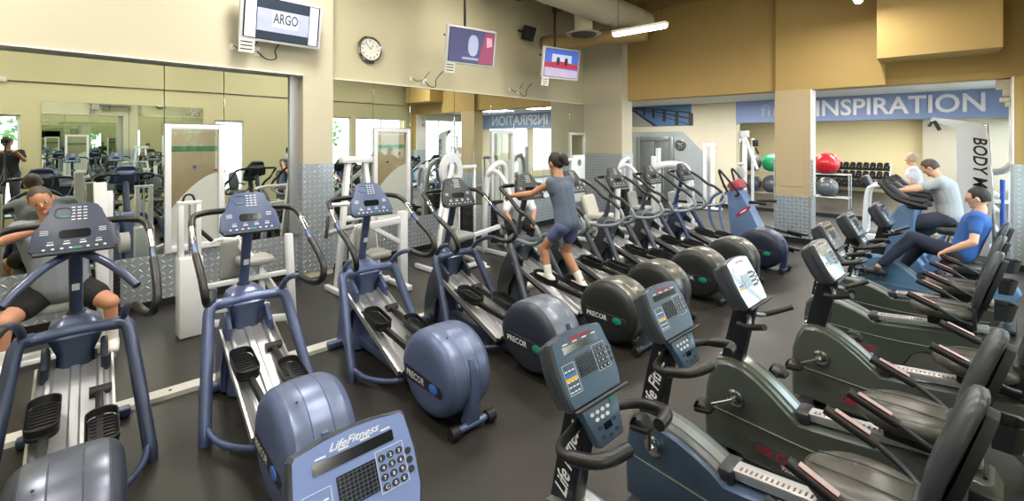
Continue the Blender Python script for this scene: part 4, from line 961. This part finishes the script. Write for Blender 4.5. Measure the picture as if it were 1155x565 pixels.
MB().box((.2, .45, 1.95), (.16, .12, .22), bev=.02).tube([(.2, .45, 1.8), (.3, .4, 1.6)], .03).build('attachment', black, t)
# big lettered white machine behind the seated men
t = sm('smith_tower', 'tall white machine lettered BODY MASTERS down its panel, behind the man in grey', (.50, 12.2, 0))
MB().plate([(-.20, 0), (.22, 0), (.28, 1.2), (.19, 2.36), (.12, 2.46), (-.25, 2.54), (-.55, 2.60), (-.58, 2.52), (-.20, 2.36)], (0, -.05, 0), (1, 0, 0), (0, 0, 1), -.1, .01).build('lettered_panel', pwhite, t)
for a, b in (((-.52, -.1, 2.52), (-.44, -.12, 2.34)), ((-.56, -.1, 2.50), (-.60, -.12, 2.42))): MB().cyl(a, b, .03).build('arm_peg', dark, t)
MB().text('BODY MASTERS', .26, (.02, -.055, 2.2), (.0, 0, -1), (1, 0, 0), .003, width=1.75, shear=.25).build('panel_lettering', black, t)
beam(t, 'upright', (.30, .1, 0), (.20, .1, 2.45), .05, .07, chrome); beam(t, 'base_rail', (-.3, .5, .05), (.5, .5, .05)); beam(t, 'base_rail', (-.2, -.1, .05), (-.2, .8, .05)); beam(t, 'base_rail', (.3, -.1, .05), (.3, .8, .05)); beam(t, 'upright', (-.1, .7, 0), (-.1, .7, 2.3)); beam(t, 'top_cap', (-.1, 0, 2.3), (-.1, .7, 2.3))
t = sm('bench_rack', 'white bench rack with blue stands beside the bright windows', (1.15, 13.6, 0))
for y in (-.4, .4): beam(t, 'upright', (0, y, 0), (0, y, 1.9), .08, .08)
for k, (z, m_) in enumerate(((.35, pwhite), (.75, pwhite), (1.05, pwhite))): beam(t, 'cross_rail', (-.25, -.4, z), (-.25, .4, z), .06, .06, m_)
beam(t, 'front_rail', (-.3, 0, .9), (.3, 0, .9), .06, .08); beam(t, 'base_rail', (-.5, -.4, .05), (.4, -.4, .05)); beam(t, 'base_rail', (-.5, .4, .05), (.4, .4, .05))
for x in (-.35, -.15): MB().cyl((x, .0, 0), (x, .0, 1.35), .04).build('blue_post', mat('blue_post', '#2b4d9a', .4), t)
MB().tube([(-.3, -.2, 1.5), (-.1, -.2, 1.55), (.05, -.2, 1.85)], .07).build('arm_pad', padg, t)
t = sm('treadmill', 'white framed treadmill with long black handrail beyond the man in grey', (-.35, 12.4, 0), cat='treadmill')
for s in (-.35, .35): MB().tube([(-.75, s, .1), (-.72, s, 1.1), (-.6, s, 1.22), (-.3, s, 1.22)], .04).build('frame_tube', pwhite, t); MB().cyl((-.35, s, 1.22), (.55, s, 1.22), .045).build('handrail', black, t); MB().tube([(.55, s, 1.22), (.6, s, 1.2), (.62, s, .15)], .035, it=1).build('frame_tube', pwhite, t)
MB().box((0, 0, .12), (1.7, .75, .16), bev=.04).build('deck', pwhite, t); MB().box((.05, 0, .205), (1.5, .5, .01)).build('belt', black, t); MB().box((-.72, 0, 1.25), (.12, .6, .3), rot('Y', -.4), .03).build('console', dark, t)

# ================================================================ STEPPER, UPRIGHT BIKES
t = thing('stair_climber', 'light blue stair climber with red emblem and black curved rails beyond the ellipticals', 'stair climber', (-2.65, 9.55, 0), ROW)
sb = mat('stepper_blue', '#6d86b0', .38, .2, coat=.2)
MB().prism([(-.45, .10), (.25, .10), (.22, .35), (.30, .75), (.34, 1.12), (.22, 1.22), (.08, 1.18), (-.08, .85), (-.30, .40)], -.16, .16, .03, 3).build('housing', sb, t, ang=.5)
for s in (-1,): 
    MB().plate(sell(0, 0, .17, .035, 20, 2), (.02, .163, .80), (-.75, 0, -.6) if False else (.8, 0, -.6), (-.6, 0, -.8), .004).build('emblem', red, t)
    MB().plate(sell(0, 0, .08, .014, 20, 2), (.02, .168, .80), (.8, 0, -.6), (-.6, 0, -.8), .003).build('emblem_letters', inkw, t)
MB().box((.2, 0, 1.27), (.22, .34, .18), rot('Y', .5), .03).build('console', mat('console_red_grey', '#b04a55', .5), t)
for s in (-1, 1):
    MB().tube([(.3, s*.2, 1.15), (.35, s*.27, 1.3), (.45, s*.3, 1.62), (.3, s*.3, 1.45), (.1, s*.3, 1.22), (.05, s*.28, 1.12), (.15, s*.2, 1.08)], .022, 10, 2).build('side_rail', foam, t)
    MB().tube([(-.1, s*.17, .98), (-.3, s*.26, 1.0), (-.42, s*.26, .99)], .03, 10).build('grip', black, t)
    MB().bar((-.2, s*.22, .42-s*.08), (-.85, s*.22, .30-s*.1), .05, .05, .01).build('pedal_arm', dark, t)
    MB().plate(rrect(.34, .15, .04), (-.78, s*.22, .34-s*.1), (1, 0, .1), (0, 1, 0), .04, .01).build('pedal', black, t)
    MB().tube([(.4, s*.1, .1), (.65, s*.24, .6), (.62, s*.26, 1.0), (.4, s*.24, 1.15)], .03).build('frame_tube', sb, t)
    MB().bar((-.6, s*.3, .04), (.75, s*.3, .04), .08, .07, .02).build('floor_rail', sb, t)
for x in (-.58, .72): MB().bar((x, -.33, .04), (x, .33, .04), .08, .07, .02).build('cross_foot', dark, t)
MB().bar((-.3, 0, .06), (.5, 0, .10), .2, .1, .02).build('base_beam', sb, t)
def upright(label, loc):
    t = thing('upright_bike', label, 'exercise bike', loc, ROW, 'row of upright bikes')
    MB().prism([(-.30, .08), (.46, .08), (.50, .28), (.36, .50), (.14, .85), (-.02, 1.20), (-.12, 1.27), (-.24, 1.18), (-.16, .80), (-.20, .50), (-.38, .30)], -.12, .12, .03, 3).build('body', sbl, t, ang=.5)
    MB().bar((-.28, 0, .25), (-.50, 0, .62), .09, .12, .02).build('seat_tube', sbl, t); MB().cyl((-.49, 0, .6), (-.56, 0, .86), .028).build('seat_post', chrome, t)
    MB().loft([[V((-.58+p[0]*k*1.0, p[1]*k*(1.25 if p[0] < 0 else .55), .87+z)) for p in sell(0, 0, .16, .12, 24, 2.2)] for k, z in ((.85, 0), (1, .03), (.97, .075), (.7, .09))]).build('saddle', padb, t, ang=1.2)
    MB().box((-.04, 0, 1.38), (.06, .26, .34), rot('Y', .85), .025).build('console', dark, t)
    for s in (-1, 1):
        MB().tube([(-.12, s*.05, 1.24), (-.2, s*.2, 1.22), (-.40, s*.26, 1.24), (-.2, s*.27, 1.27), (.0, s*.26, 1.34), (.12, s*.22, 1.50), (.16, s*.14, 1.54)], .032, 10, 2).build('handlebar', black, t)
        MB().tube([(.18, s*.13, 1.54), (.0, s*.12, 1.36), (-.2, s*.12, 1.31), (-.32, s*.12, 1.30)], .028, 8).build('elbow_bar', black, t)
        a = .5 if s > 0 else .5+PI; c = V((.0, s*.13, .38)); e = c+V((.17*math.cos(a), s*.05, .17*math.sin(a)))
        MB().lathe([(.06, 0), (.06, .015), (.02, .02)], c, 20, (0, s, 0)).build('crank_boss', chrome, t); MB().tube([c+V((0, s*.03, 0)), e], .014, 8, 0).build('crank_arm', chrome, t); MB().box(e+V((0, s*.05, 0)), (.1, .09, .03), bev=.008).build('pedal', black, t)
    for x in (-.42, .45): MB().bar((x, -.27, .04), (x, .27, .04), .09, .07, .02).build('cross_foot', dark, t)
    MB().bar((-.42, 0, .07), (.45, 0, .07), .12, .09, .02).build('base_beam', sbl, t)
    return t
sbl = mat('upright_blue', '#5f7ea2', .38, .2, coat=.2)
u = upright('blue upright bike nearest the recumbents, black bars stacked before the next two', (-.42, 8.62, 0))
dup(u, (-.40, 9.35, 0), ROW, 'blue upright bike ridden by the man in the grey shirt')
dup(u, (-.36, 10.1, 0), ROW, 'blue upright bike farthest from the camera in its group of three')

# ================================================================ BALLS, RACKS, DUMBBELLS
fz = .1
def rack(loc, L, label):
    t = thing('ball_rack', label, 'rack', loc, 0, 'chrome ball racks')
    for x in (0, L):
        for y in (0, .5): MB().cyl((x, y, 0), (x, y, 1.02), .018).build('rack_post', alu, t)
    for z in (.3, 1.0):
        m = MB()
        for y in (0, .12, .38, .5): m.cyl((0, y, z), (L, y, z), .014, 8)
        for x in (0, L/2, L): m.cyl((x, 0, z), (x, .5, z), .012, 8)
        m.build('shelf', alu, t)
rack((-4.95, 16.85, fz), 1.6, 'chrome two tier ball rack left of the ochre column'); rack((-3.25, 16.85, fz), 1.35, 'chrome two tier ball rack right of the ochre column, red ball on top')
bg_ = mat('ball_grey', '#5b5f66', .3, coat=.3); bgr = mat('ball_green', '#1f9a6a', .35, coat=.3); brd = mat('ball_red', '#c8202c', .3, coat=.3)
def ball(x, z, m, label, r=.3):
    o = MB().sphere((0, 0, 0), r, 4).build('exercise_ball', m, None, 3, (x, 17.1, fz+z+r*.96)); 
    tag(o, label, 'exercise ball', 'exercise balls on the racks')
ball(-4.62, 1.0, bg_, 'grey exercise ball on the upper shelf, leftmost of its row'); ball(-4.0, 1.0, bgr, 'green exercise ball on the upper shelf beside the grey one'); ball(-3.42+.02, 1.0, bgr, 'green exercise ball half hidden by the ochre column')
ball(-4.62, .3, bg_, 'grey exercise ball on the lower shelf, leftmost'); ball(-4.0, .3, bg_, 'grey exercise ball on the lower shelf, under the green ball'); ball(-3.40, .3, bg_, 'grey exercise ball on the lower shelf, half hidden by the ochre column')
ball(-2.48, 1.0, brd, 'large red exercise ball on the rack right of the ochre column', .34); ball(-2.48, .3, bg_, 'grey exercise ball on the low shelf under the red ball', .3)
dr = thing('dumbbell_rack', 'long three tier black dumbbell rack against the yellow wall', 'rack', (-3.75, 21.9, fz))
for x in (0, 2.5):
    MB().bar((x, .5, 0), (x, .5, 1.15), .06, .08).build('rack_post', alu, dr); MB().bar((x, 0, .03), (x, .55, .03), .06, .06).build('rack_foot', alu, dr); MB().bar((x, .0, .3), (x, .5, 1.12), .05, .05).build('rack_brace', alu, dr)
for k, z in enumerate((.30, .62, .94)): MB().box((1.25, .06+.19*k, z), (2.5, .26, .03), rot('X', .35), .005).build('shelf', dark, dr)
t = thing('dumbbell', 'black round dumbbell with pale end cap on the three tier rack', 'dumbbell', (0, 0, 0), 0, 'dumbbells on the three tier rack')
for s in (-1, 1): MB().lathe([(.001, 0), (.085, 0), (.095, .012), (.095, .06), (.085, .075), (.03, .078), (.001, .078)], (0, s*.06, 0), 20, (0, s, 0)).build('weight_head', mat('iron_black', '#1b1c1e', .4), t); MB().lathe([(.001, 0), (.04, 0), (.04, .004), (.001, .004)], (0, s*.137, 0), 16, (0, s, 0)).build('end_cap', mat('cap_grey', '#5f6266', .4), t)
MB().cyl((0, -.06, 0), (0, .06, 0), .018).build('grip', chrome, t)
first_ = True
for k, z in enumerate((.30, .62, .94)):
    for i in range(12):
        L_ = (-3.75+.1+.209*i, 21.96+.19*k, fz+z+.125)
        if first_: t.location = L_; t.rotation_euler = (.35, 0, 0); first_ = False
        else: d = dup(t, L_, 0, t['label']); d.rotation_euler = (.35, 0, 0)
# ================================================================ PEOPLE
def cap_(bm, p0, p1, r0, r1, n=14):
    p0, p1 = V(p0), V(p1); d = (p1-p0); L = d.length
    if L < 1e-6: d = V((0, 0, 1))
    d = d.normalized(); x = d.orthogonal().normalized(); y = d.cross(x); rings = []
    for k in range(5): a = -PI/2+PI/2*k/4.5; rings.append((p0+d*r0*math.sin(a), max(.0008, r0*math.cos(a))))
    rings.append((p0, r0)); rings.append((p1, r1))
    for k in range(5): a = PI/2*(k+.5)/4.5; rings.append((p1+d*r1*math.sin(a), max(.0008, r1*math.cos(a))))
    R = [[bm.verts.new(c+x*math.cos(t)*r+y*math.sin(t)*r) for t in [2*PI*i/n for i in range(n)]] for c, r in rings]
    for a, b in zip(R[:-1], R[1:]):
        for i in range(n): bm.faces.new([a[i], a[(i+1) % n], b[(i+1) % n], b[i]])
    bm.faces.new(list(reversed(R[0]))); bm.faces.new(R[-1])
def blend(caps, vox, ells=(), smooth=6):
    bm = bmesh.new()
    for c in caps: cap_(bm, *c)
    for (c, r, sc, R) in ells:
        bmesh.ops.create_icosphere(bm, subdivisions=3, radius=r, matrix=M.Translation(V(c)) @ R.to_4x4() @ M.Diagonal((*sc, 1)))
    bmesh.ops.recalc_face_normals(bm, faces=bm.faces[:])
    me = bpy.data.meshes.new('form'); bm.to_mesh(me); bm.free()
    o = bpy.data.objects.new('form', me); COL.objects.link(o)
    r = o.modifiers.new('r', 'REMESH'); r.mode = 'VOXEL'; r.voxel_size = vox
    s = o.modifiers.new('s', 'SMOOTH'); s.iterations = smooth; s.factor = .5
    dg = bpy.context.evaluated_depsgraph_get(); dg.update()
    out = bpy.data.meshes.new_from_object(o.evaluated_get(dg)); bpy.data.objects.remove(o)
    for p in out.polygons: p.use_smooth = True
    return out
def put(name, me, m, parent):
    me.name = name; me.materials.clear(); me.materials.append(m)
    o = bpy.data.objects.new(name, me); COL.objects.link(o); o.parent = parent; return o
def person(label, J, top, bottom, sk, hair, hairstyle='short', sleeve=.55, shorts=1., bulk=1., shoe=None, loc=(0, 0, 0), rz=0., fwd=(1, 0, 0), sleeveless=False, glasses=False, curl=(0, 0, -1), belly=0.):
    """J: joints (local) pelvis, waist, chest, neck, head, sh/el/wr/hip/kn/an with l/r tuples"""
    t = thing('person', label, 'person', loc, rz)
    g = {k: (tuple(V(x) for x in v) if isinstance(v[0], (tuple, list, V)) else V(v)) for k, v in J.items()}
    B = bulk; f = V(fwd).normalized()
    pel, wai, che, nek, hea = (g[k] for k in ('pelvis', 'waist', 'chest', 'neck', 'head'))
    side = (g['sh'][0]-g['sh'][1]).normalized(); hs = (g['hip'][0]-g['hip'][1]).normalized()
    def torso(e=0.):
        c = [(pel+(wai-pel)*.4+V((belly, 0, 0)), wai.lerp(che, .5)+V((belly*.6, 0, 0)), .16*B+e, .15*B+e)] if belly else []
        for s in (-1, 1):
            c.append((pel+hs*s*.07*B, wai+side*s*.055*B, .115*B+e, .105*B+e)); c.append((wai+side*s*.055*B, che+side*s*.075*B, .105*B+e, .115*B+e))
        c.append((pel, che, .12*B+e, .125*B+e)); c.append((che+side*.13, g['sh'][0], .075*B+e, .062*B+e)); c.append((che-side*.13, g['sh'][1], .075*B+e, .062*B+e))
        c.append((g['sh'][0], g['sh'][1], .055*B+e, .055*B+e))
        return c
    caps = torso(); caps.append((che+(nek-che)*.4, nek, .07, .056)); caps.append((nek, hea+(nek-hea)*.35, .056, .055))
    fing = []
    for i in (0, 1):
        sh, el, wr, hp, kn, an = (g[k][i] for k in ('sh', 'el', 'wr', 'hip', 'kn', 'an'))
        caps += [(sh, el, .052*B, .041*B), (el, el.lerp(wr, .35), .042, .041), (el.lerp(wr, .35), wr, .041, .027)]
        caps += [(hp, kn, .088*B, .058*B), (kn, kn.lerp(an, .3), .056, .056), (kn.lerp(an, .3), an, .056, .037)]
        d = (wr-el).normalized(); cu = V(curl); cu = (cu-d*cu.dot(d)).normalized(); sd = d.cross(cu)
        for k in (-1, 0, 1): caps.append((wr, wr+d*.075+sd*.022*k, .022, .016))
        for k, L in ((-1.5, .85), (-.5, 1.), (.5, .96), (1.5, .78)):
            a = wr+d*.082+sd*.0195*k; b = a+(d*.7+cu*.7)*.038*L; c_ = b+(cu*.95-d*.35)*.036*L
            caps += [(a, b, .0095, .009), (b, c_, .009, .0075)]
        a = wr+d*.03-sd*.024*(1 if i == 0 else -1); b = a-sd*.02*(1 if i == 0 else -1)+cu*.032+d*.02
        caps += [(a, b, .013, .011), (b, b+cu*.026+d*.016, .010, .008)]
        toe = an+V((f.x, f.y, 0)).normalized()*.17+V((0, 0, -.045))
        caps += [(an, an+V((0, 0, -.04)), .037, .035), (an+V((0, 0, -.04)), toe, .035, .026)]
    # head
    up = (hea-nek).normalized(); f2 = (f-up*f.dot(up)).normalized(); sdh = up.cross(f2)
    R = M((f2, sdh, up)).transposed()
    hd = lambda x, y, z: hea+f2*x+sdh*y+up*z
    ells = [(hea+up*.015, .1, (.98, .78, 1.12), R), (hd(.025, 0, -.055), .06, (1, .92, 1.05), R)]
    caps += [(hd(.088, 0, .015), hd(.112, 0, -.018), .009, .013), (hd(.07, 0, -.085), hd(.078, 0, -.09), .02, .018), (hd(.075, .035, .03), hd(.085, .0, .034), .012, .012), (hd(.075, -.035, .03), hd(.085, .0, .034), .012, .012)]
    for s in (-1, 1): caps.append((hd(-.002, s*.08, .012), hd(-.008, s*.084, -.022), .015, .011))
    put('body', blend(caps, .0095, ells, 3), sk, t)
    for s in (-1, 1):
        e = MB().use(inkw).sphere(hd(.083, s*.031, .008), .0125, 2, (.7, 1.1, .7), R).use(hairm).sphere(hd(.0895, s*.031, .008), .0085, 1).build('eye', None, t)
    MB().tube([hd(.086, -.024, -.052), hd(.0975, 0, -.050), hd(.086, .024, -.052)], .0055, 6).build('mouth', mat('lips', '#9a5248', .5), t)
    if glasses:
        m = MB()
        for s in (-1, 1): m.tube([hd(.1, s*.031+.02*math.cos(a), .008+.014*math.sin(a)) for a in [2*PI*k/12 for k in range(13)]], .002, 5, 0); m.tube([hd(.1, s*.05, .01), hd(0, s*.084, .012)], .002, 5, 0)
        m.build('glasses', dark, t)
    hk = [(hd(-.018, 0, .03), .1, (1.06, .86, 1.1), R)]
    hm = blend([(hd(-.05, 0, -.02), hd(-.06, 0, -.03), .065, .055)], .009, hk, 3)
    # trim hair from the face
    bm = bmesh.new(); bm.from_mesh(hm)
    kill = [v for v in bm.verts if ((v.co-hea).dot(f2) > (.042 if (v.co-hea).dot(up) < .075 else .075)) or ((v.co-hea).dot(up) < -.05 and hairstyle == 'short') or ((v.co-hea).dot(up) < .005 and (v.co-hea).dot(f2) > .0)]
    bmesh.ops.delete(bm, geom=kill, context='VERTS'); bm.to_mesh(hm); bm.free()
    put('hair', hm, hair, t)
    if hairstyle == 'tail': put('ponytail', blend([(hd(-.11, 0, .03), hd(-.15, 0, .02), .04, .055), (hd(-.15, 0, .02), hd(-.17, 0, -.06), .055, .035)], .01), hair, t)
    # clothing
    c = torso(.013); c.append((che+(nek-che)*.25, che+(nek-che)*.5, .085, .078))
    if not sleeveless:
        for i in (0, 1): sh, el = g['sh'][i], g['el'][i]; c.append((sh, sh.lerp(el, sleeve), .067*B, .062*B))
    put('shirt', blend(c, .012, (), 5), top, t)
    c = []
    for i in (0, 1):
        hp, kn, an = g['hip'][i], g['kn'][i], g['an'][i]
        c.append((pel+hs*(-.05 if i else .05), hp, .125*B, .115*B)); c.append((hp, hp.lerp(kn, min(1, shorts)), .106*B, .106*B-.022*min(1, shorts)))
        if shorts > 1: c.append((kn, kn.lerp(an, shorts-1), .08, .058))
    c.append((pel+(wai-pel)*.2, pel, .128*B, .128*B))
    put('trousers' if shorts > 1 else 'shorts', blend(c, .013, (), 5), bottom, t)
    for i in (0, 1):
        an = g['an'][i]; h = V((f.x, f.y, 0)).normalized(); sole = an+V((0, 0, -.055))
        put('shoe', blend([(sole-h*.045, sole+h*.05, .052, .05), (sole+h*.05, sole+h*.165, .05, .044), (an+V((0, 0, -.02)), sole, .052, .055)], .011, (), 4), shoe or white, t)
        if shorts <= 1: put('sock', blend([(an+V((0, 0, -.02)), an+(g['kn'][i]-an)*.3, .045, .05)], .011, (), 2), white, t)
    return t
gshirt = mat('grey_jersey', '#8f959f', .85, bump=.2, scale=25); navyc = mat('navy_cotton', '#232a3c', .85); blackc = mat('black_shorts', '#17171a', .8)
# man on the abdominal machine (faces +x)
person('man in grey shirt and black shorts seated on a white machine, arms folded up', dict(
    pelvis=(0, 0, .70), waist=(.04, 0, .92), chest=(.10, -.03, 1.20), neck=(.14, -.09, 1.44), head=(.18, -.13, 1.585),
    sh=((.10, .19, 1.32), (.12, -.26, 1.32)), el=((.32, .30, 1.24), (.34, -.38, 1.27)), wr=((.42, .06, 1.38), (.44, -.12, 1.36)),
    hip=((.03, .11, .70), (.03, -.11, .70)), kn=((.36, .34, .56), (.36, -.36, .56)), an=((.36, .36, .20), (.36, -.38, .20))),
    gshirt, blackc, skin, hairg, bulk=1.28, shorts=.55, sleeve=.5, loc=(-6.32, .30, 0), fwd=(1, -.08, -.05), curl=(-1, 0, 0), belly=.05)
# runner on the fifth elliptical (faces -X in world; local x forward)
person('woman with dark ponytail in grey tank top and navy shorts striding on an elliptical', dict(
    pelvis=(-.02, 0, 1.17), waist=(.02, 0, 1.35), chest=(.08, 0, 1.56), neck=(.12, 0, 1.74), head=(.17, 0, 1.865),
    sh=((.09, .165, 1.65), (.09, -.165, 1.65)), el=((.34, .24, 1.50), (.30, -.26, 1.44)), wr=((.60, .31, 1.46), (.55, -.30, 1.50)),
    hip=((-.02, .09, 1.13), (-.02, -.09, 1.13)), kn=((.26, .11, .84), (.10, -.11, .77)), an=((.16, .13, .545), (-.14, -.13, .46))),
    mat('grey_tank', '#596578', .8), mat('slate_shorts', '#5a648a', .8), skin, hairm, hairstyle='tail', bulk=.86, shorts=.45, sleeveless=True, loc=(-3.24, 4.46, 0), rz=ROW, fwd=(1, 0, -.05))
# man in blue on the light blue recumbent (local like the bike)
person('man with dark curly hair and glasses in blue shirt, reclining on a recumbent bike', dict(
    pelvis=(-.70, 0, .81), waist=(-.74, 0, .96), chest=(-.81, 0, 1.17), neck=(-.85, 0, 1.34), head=(-.82, 0, 1.46),
    sh=((-.82, .20, 1.26), (-.82, -.20, 1.26)), el=((-.80, .31, .99), (-.80, -.31, .99)), wr=((-.58, .30, .85), (-.58, -.30, .85)),
    hip=((-.64, .10, .78), (-.64, -.10, .78)), kn=((-.26, .13, .93), (-.30, -.13, .80)), an=((.08, .20, .50), (-.08, -.20, .42))),
    mat('blue_tee', '#2f5a9c', .85, bump=.15, scale=25), navyc, skin2, hairm, bulk=1.0, shorts=1.85, sleeve=.55, shoe=dark, loc=(-.453, 7.78, 0), rz=ROW, glasses=True)
person('balding man in grey shirt and dark trousers leaning forward on a blue upright bike', dict(
    pelvis=(-.56, 0, 1.06), waist=(-.56, 0, 1.22), chest=(-.50, 0, 1.45), neck=(-.42, 0, 1.62), head=(-.34, 0, 1.73),
    sh=((-.46, .20, 1.54), (-.46, -.20, 1.54)), el=((-.20, .27, 1.42), (-.20, -.27, 1.42)), wr=((.14-.34, .27, 1.275), (-.2, -.27, 1.275)) if False else ((.03, .26, 1.38), (.03, -.26, 1.38)),
    hip=((-.54, .10, 1.02), (-.54, -.10, 1.02)), kn=((-.14, .14, .90), (-.22, -.14, .72)), an=((.08, .20, .56), (-.22, -.20, .40))),
    mat('light_grey_tee', '#a4a8ab', .85, bump=.15, scale=25), mat('dark_trousers', '#3a3f4a', .85), skin2, hairg, bulk=1.12, shorts=1.85, sleeve=.55, shoe=dark, loc=(-.40, 9.35, 0), rz=ROW, fwd=(.8, 0, -.35))
# person in white at the mirror machine, and another beyond the treadmill
person('person in loose white shirt and black trousers bending forward at a mirror side machine', dict(
    pelvis=(0, 0, .62), waist=(.05, 0, .80), chest=(.18, 0, .99), neck=(.30, 0, 1.12), head=(.38, 0, 1.22),
    sh=((.18, .2, 1.06), (.18, -.2, 1.06)), el=((.34, .26, .84), (.34, -.26, .84)), wr=((.5, .2, .68), (.5, -.2, .68)),
    hip=((0, .1, .60), (0, -.1, .60)), kn=((.4, .18, .56), (.4, -.18, .56)), an=((.36, .18, .12), (.36, -.18, .12))),
    mat('white_tee', '#dcdfe6', .85), blackc, skin, hairm, bulk=1.15, shorts=1.9, loc=(-5.85, 6.45, 0), rz=-.6, sleeve=.8)
person('person in pale shirt with light hair walking on the treadmill beyond the man in grey', dict(
    pelvis=(0, 0, 1.08), waist=(-.01, 0, 1.25), chest=(-.03, 0, 1.46), neck=(-.04, 0, 1.63), head=(-.06, 0, 1.76),
    sh=((-.03, .19, 1.56), (-.03, -.19, 1.56)), el=((-.12, .24, 1.32), (-.05, -.24, 1.30)), wr=((-.34, .2, 1.24), (-.26, -.22, 1.2)),
    hip=((0, .09, 1.05), (0, -.09, 1.05)), kn=((-.12, .09, .68), (.04, -.09, .68)), an=((-.05, .09, .32), (.26, -.09, .36))),
    mat('white_tee', '#dcdfe6', .85), mat('dark_trousers', '#3a3f4a', .85), skin2, mat('light_hair', '#b8a58c', .6), shorts=1.9, loc=(-.30, 12.4, 0), fwd=(-1, 0, -.1))
# the photographer behind the lens, seen in the near mirror
tr_ = thing('camera_tripod', 'black camera on a tall tripod reflected in the left mirror', 'camera', (.10, -.11, 0), math.atan2(.735, -.678))
MB().box((-.03, 0, 2.13), (.07, .14, .11), bev=.012).box((-.03, 0, 2.20), (.05, .07, .04), bev=.01).build('camera_body', dark, tr_); MB().lathe([(.036, 0), (.04, .02), (.042, .05), (.038, .05)], (.01, 0, 2.14), 24, (1, 0, 0)).build('lens', dark, tr_)
MB().cyl((-.03, 0, 1.45), (-.03, 0, 2.07), .018).box((-.03, 0, 2.05), (.07, .07, .04), bev=.01).build('centre_column', dark, tr_)
for a in (0.9, 3.0, -1.2): MB().tube([(-.03, 0, 1.55), (-.03+.42*math.cos(a), .42*math.sin(a), .0)], (.02, .013), 8, 0).build('leg', dark, tr_)
st = thing('step_stool', 'low grey step stool behind the camera tripod', 'stool', (.58, -.10, 0), .0)
MB().box((0, 0, .43), (.45, .5, .04), bev=.01).build('platform', dark, st)
for x in (-.19, .19):
    for y in (-.21, .21): MB().bar((x*1.1, y*1.1, 0), (x, y, .42), .03, .03).build('leg', alu, st)
person('photographer in black shirt standing behind the camera, seen only in the mirror', dict(
    pelvis=(0, 0, .97), waist=(.0, 0, 1.13), chest=(.02, 0, 1.34), neck=(.03, 0, 1.50), head=(.06, 0, 1.63),
    sh=((.0, .2, 1.42), (.0, -.2, 1.42)), el=((.10, .26, 1.24), (.1, -.26, 1.24)), wr=((.30, .14, 1.42), (.30, -.14, 1.42)),
    hip=((0, .1, .94), (0, -.1, .94)), kn=((.02, .11, .52), (.02, -.11, .52)), an=((-.02, .12, .11), (-.02, -.12, .11))),
    mat('black_tee', '#1b1c20', .85), mat('dark_trousers', '#3a3f4a', .85), skin, hairg, shorts=1.9, shoe=dark, loc=(.58, -.10, .45), rz=PI)
# ================================================================ CAMERA
cd = bpy.data.cameras.new('camera'); cam = bpy.data.objects.new('camera', cd); COL.objects.link(cam); SC.camera = cam
cd.sensor_width = 36; cd.sensor_fit = 'HORIZONTAL'; cd.lens = 36*518/1155; cd.clip_start = .03; cd.clip_end = 200
cd.shift_y = -(282.5-158)/1155
cam.location = (0, 0, H)
cam.rotation_euler = (PI/2, 0, math.atan2(.678, .735))
SC.view_settings.view_transform = 'Standard'; SC.view_settings.look = 'None'; SC.view_settings.gamma = 1; SC.view_settings.use_curve_mapping = False
SC.view_settings.exposure = .25
c = SC.cycles
c.max_bounces = 10; c.diffuse_bounces = 4; c.glossy_bounces = 7; c.transmission_bounces = 6; c.transparent_max_bounces = 12
c.caustics_reflective = False; c.caustics_refractive = False; c.sample_clamp_indirect = 6; c.use_denoising = True
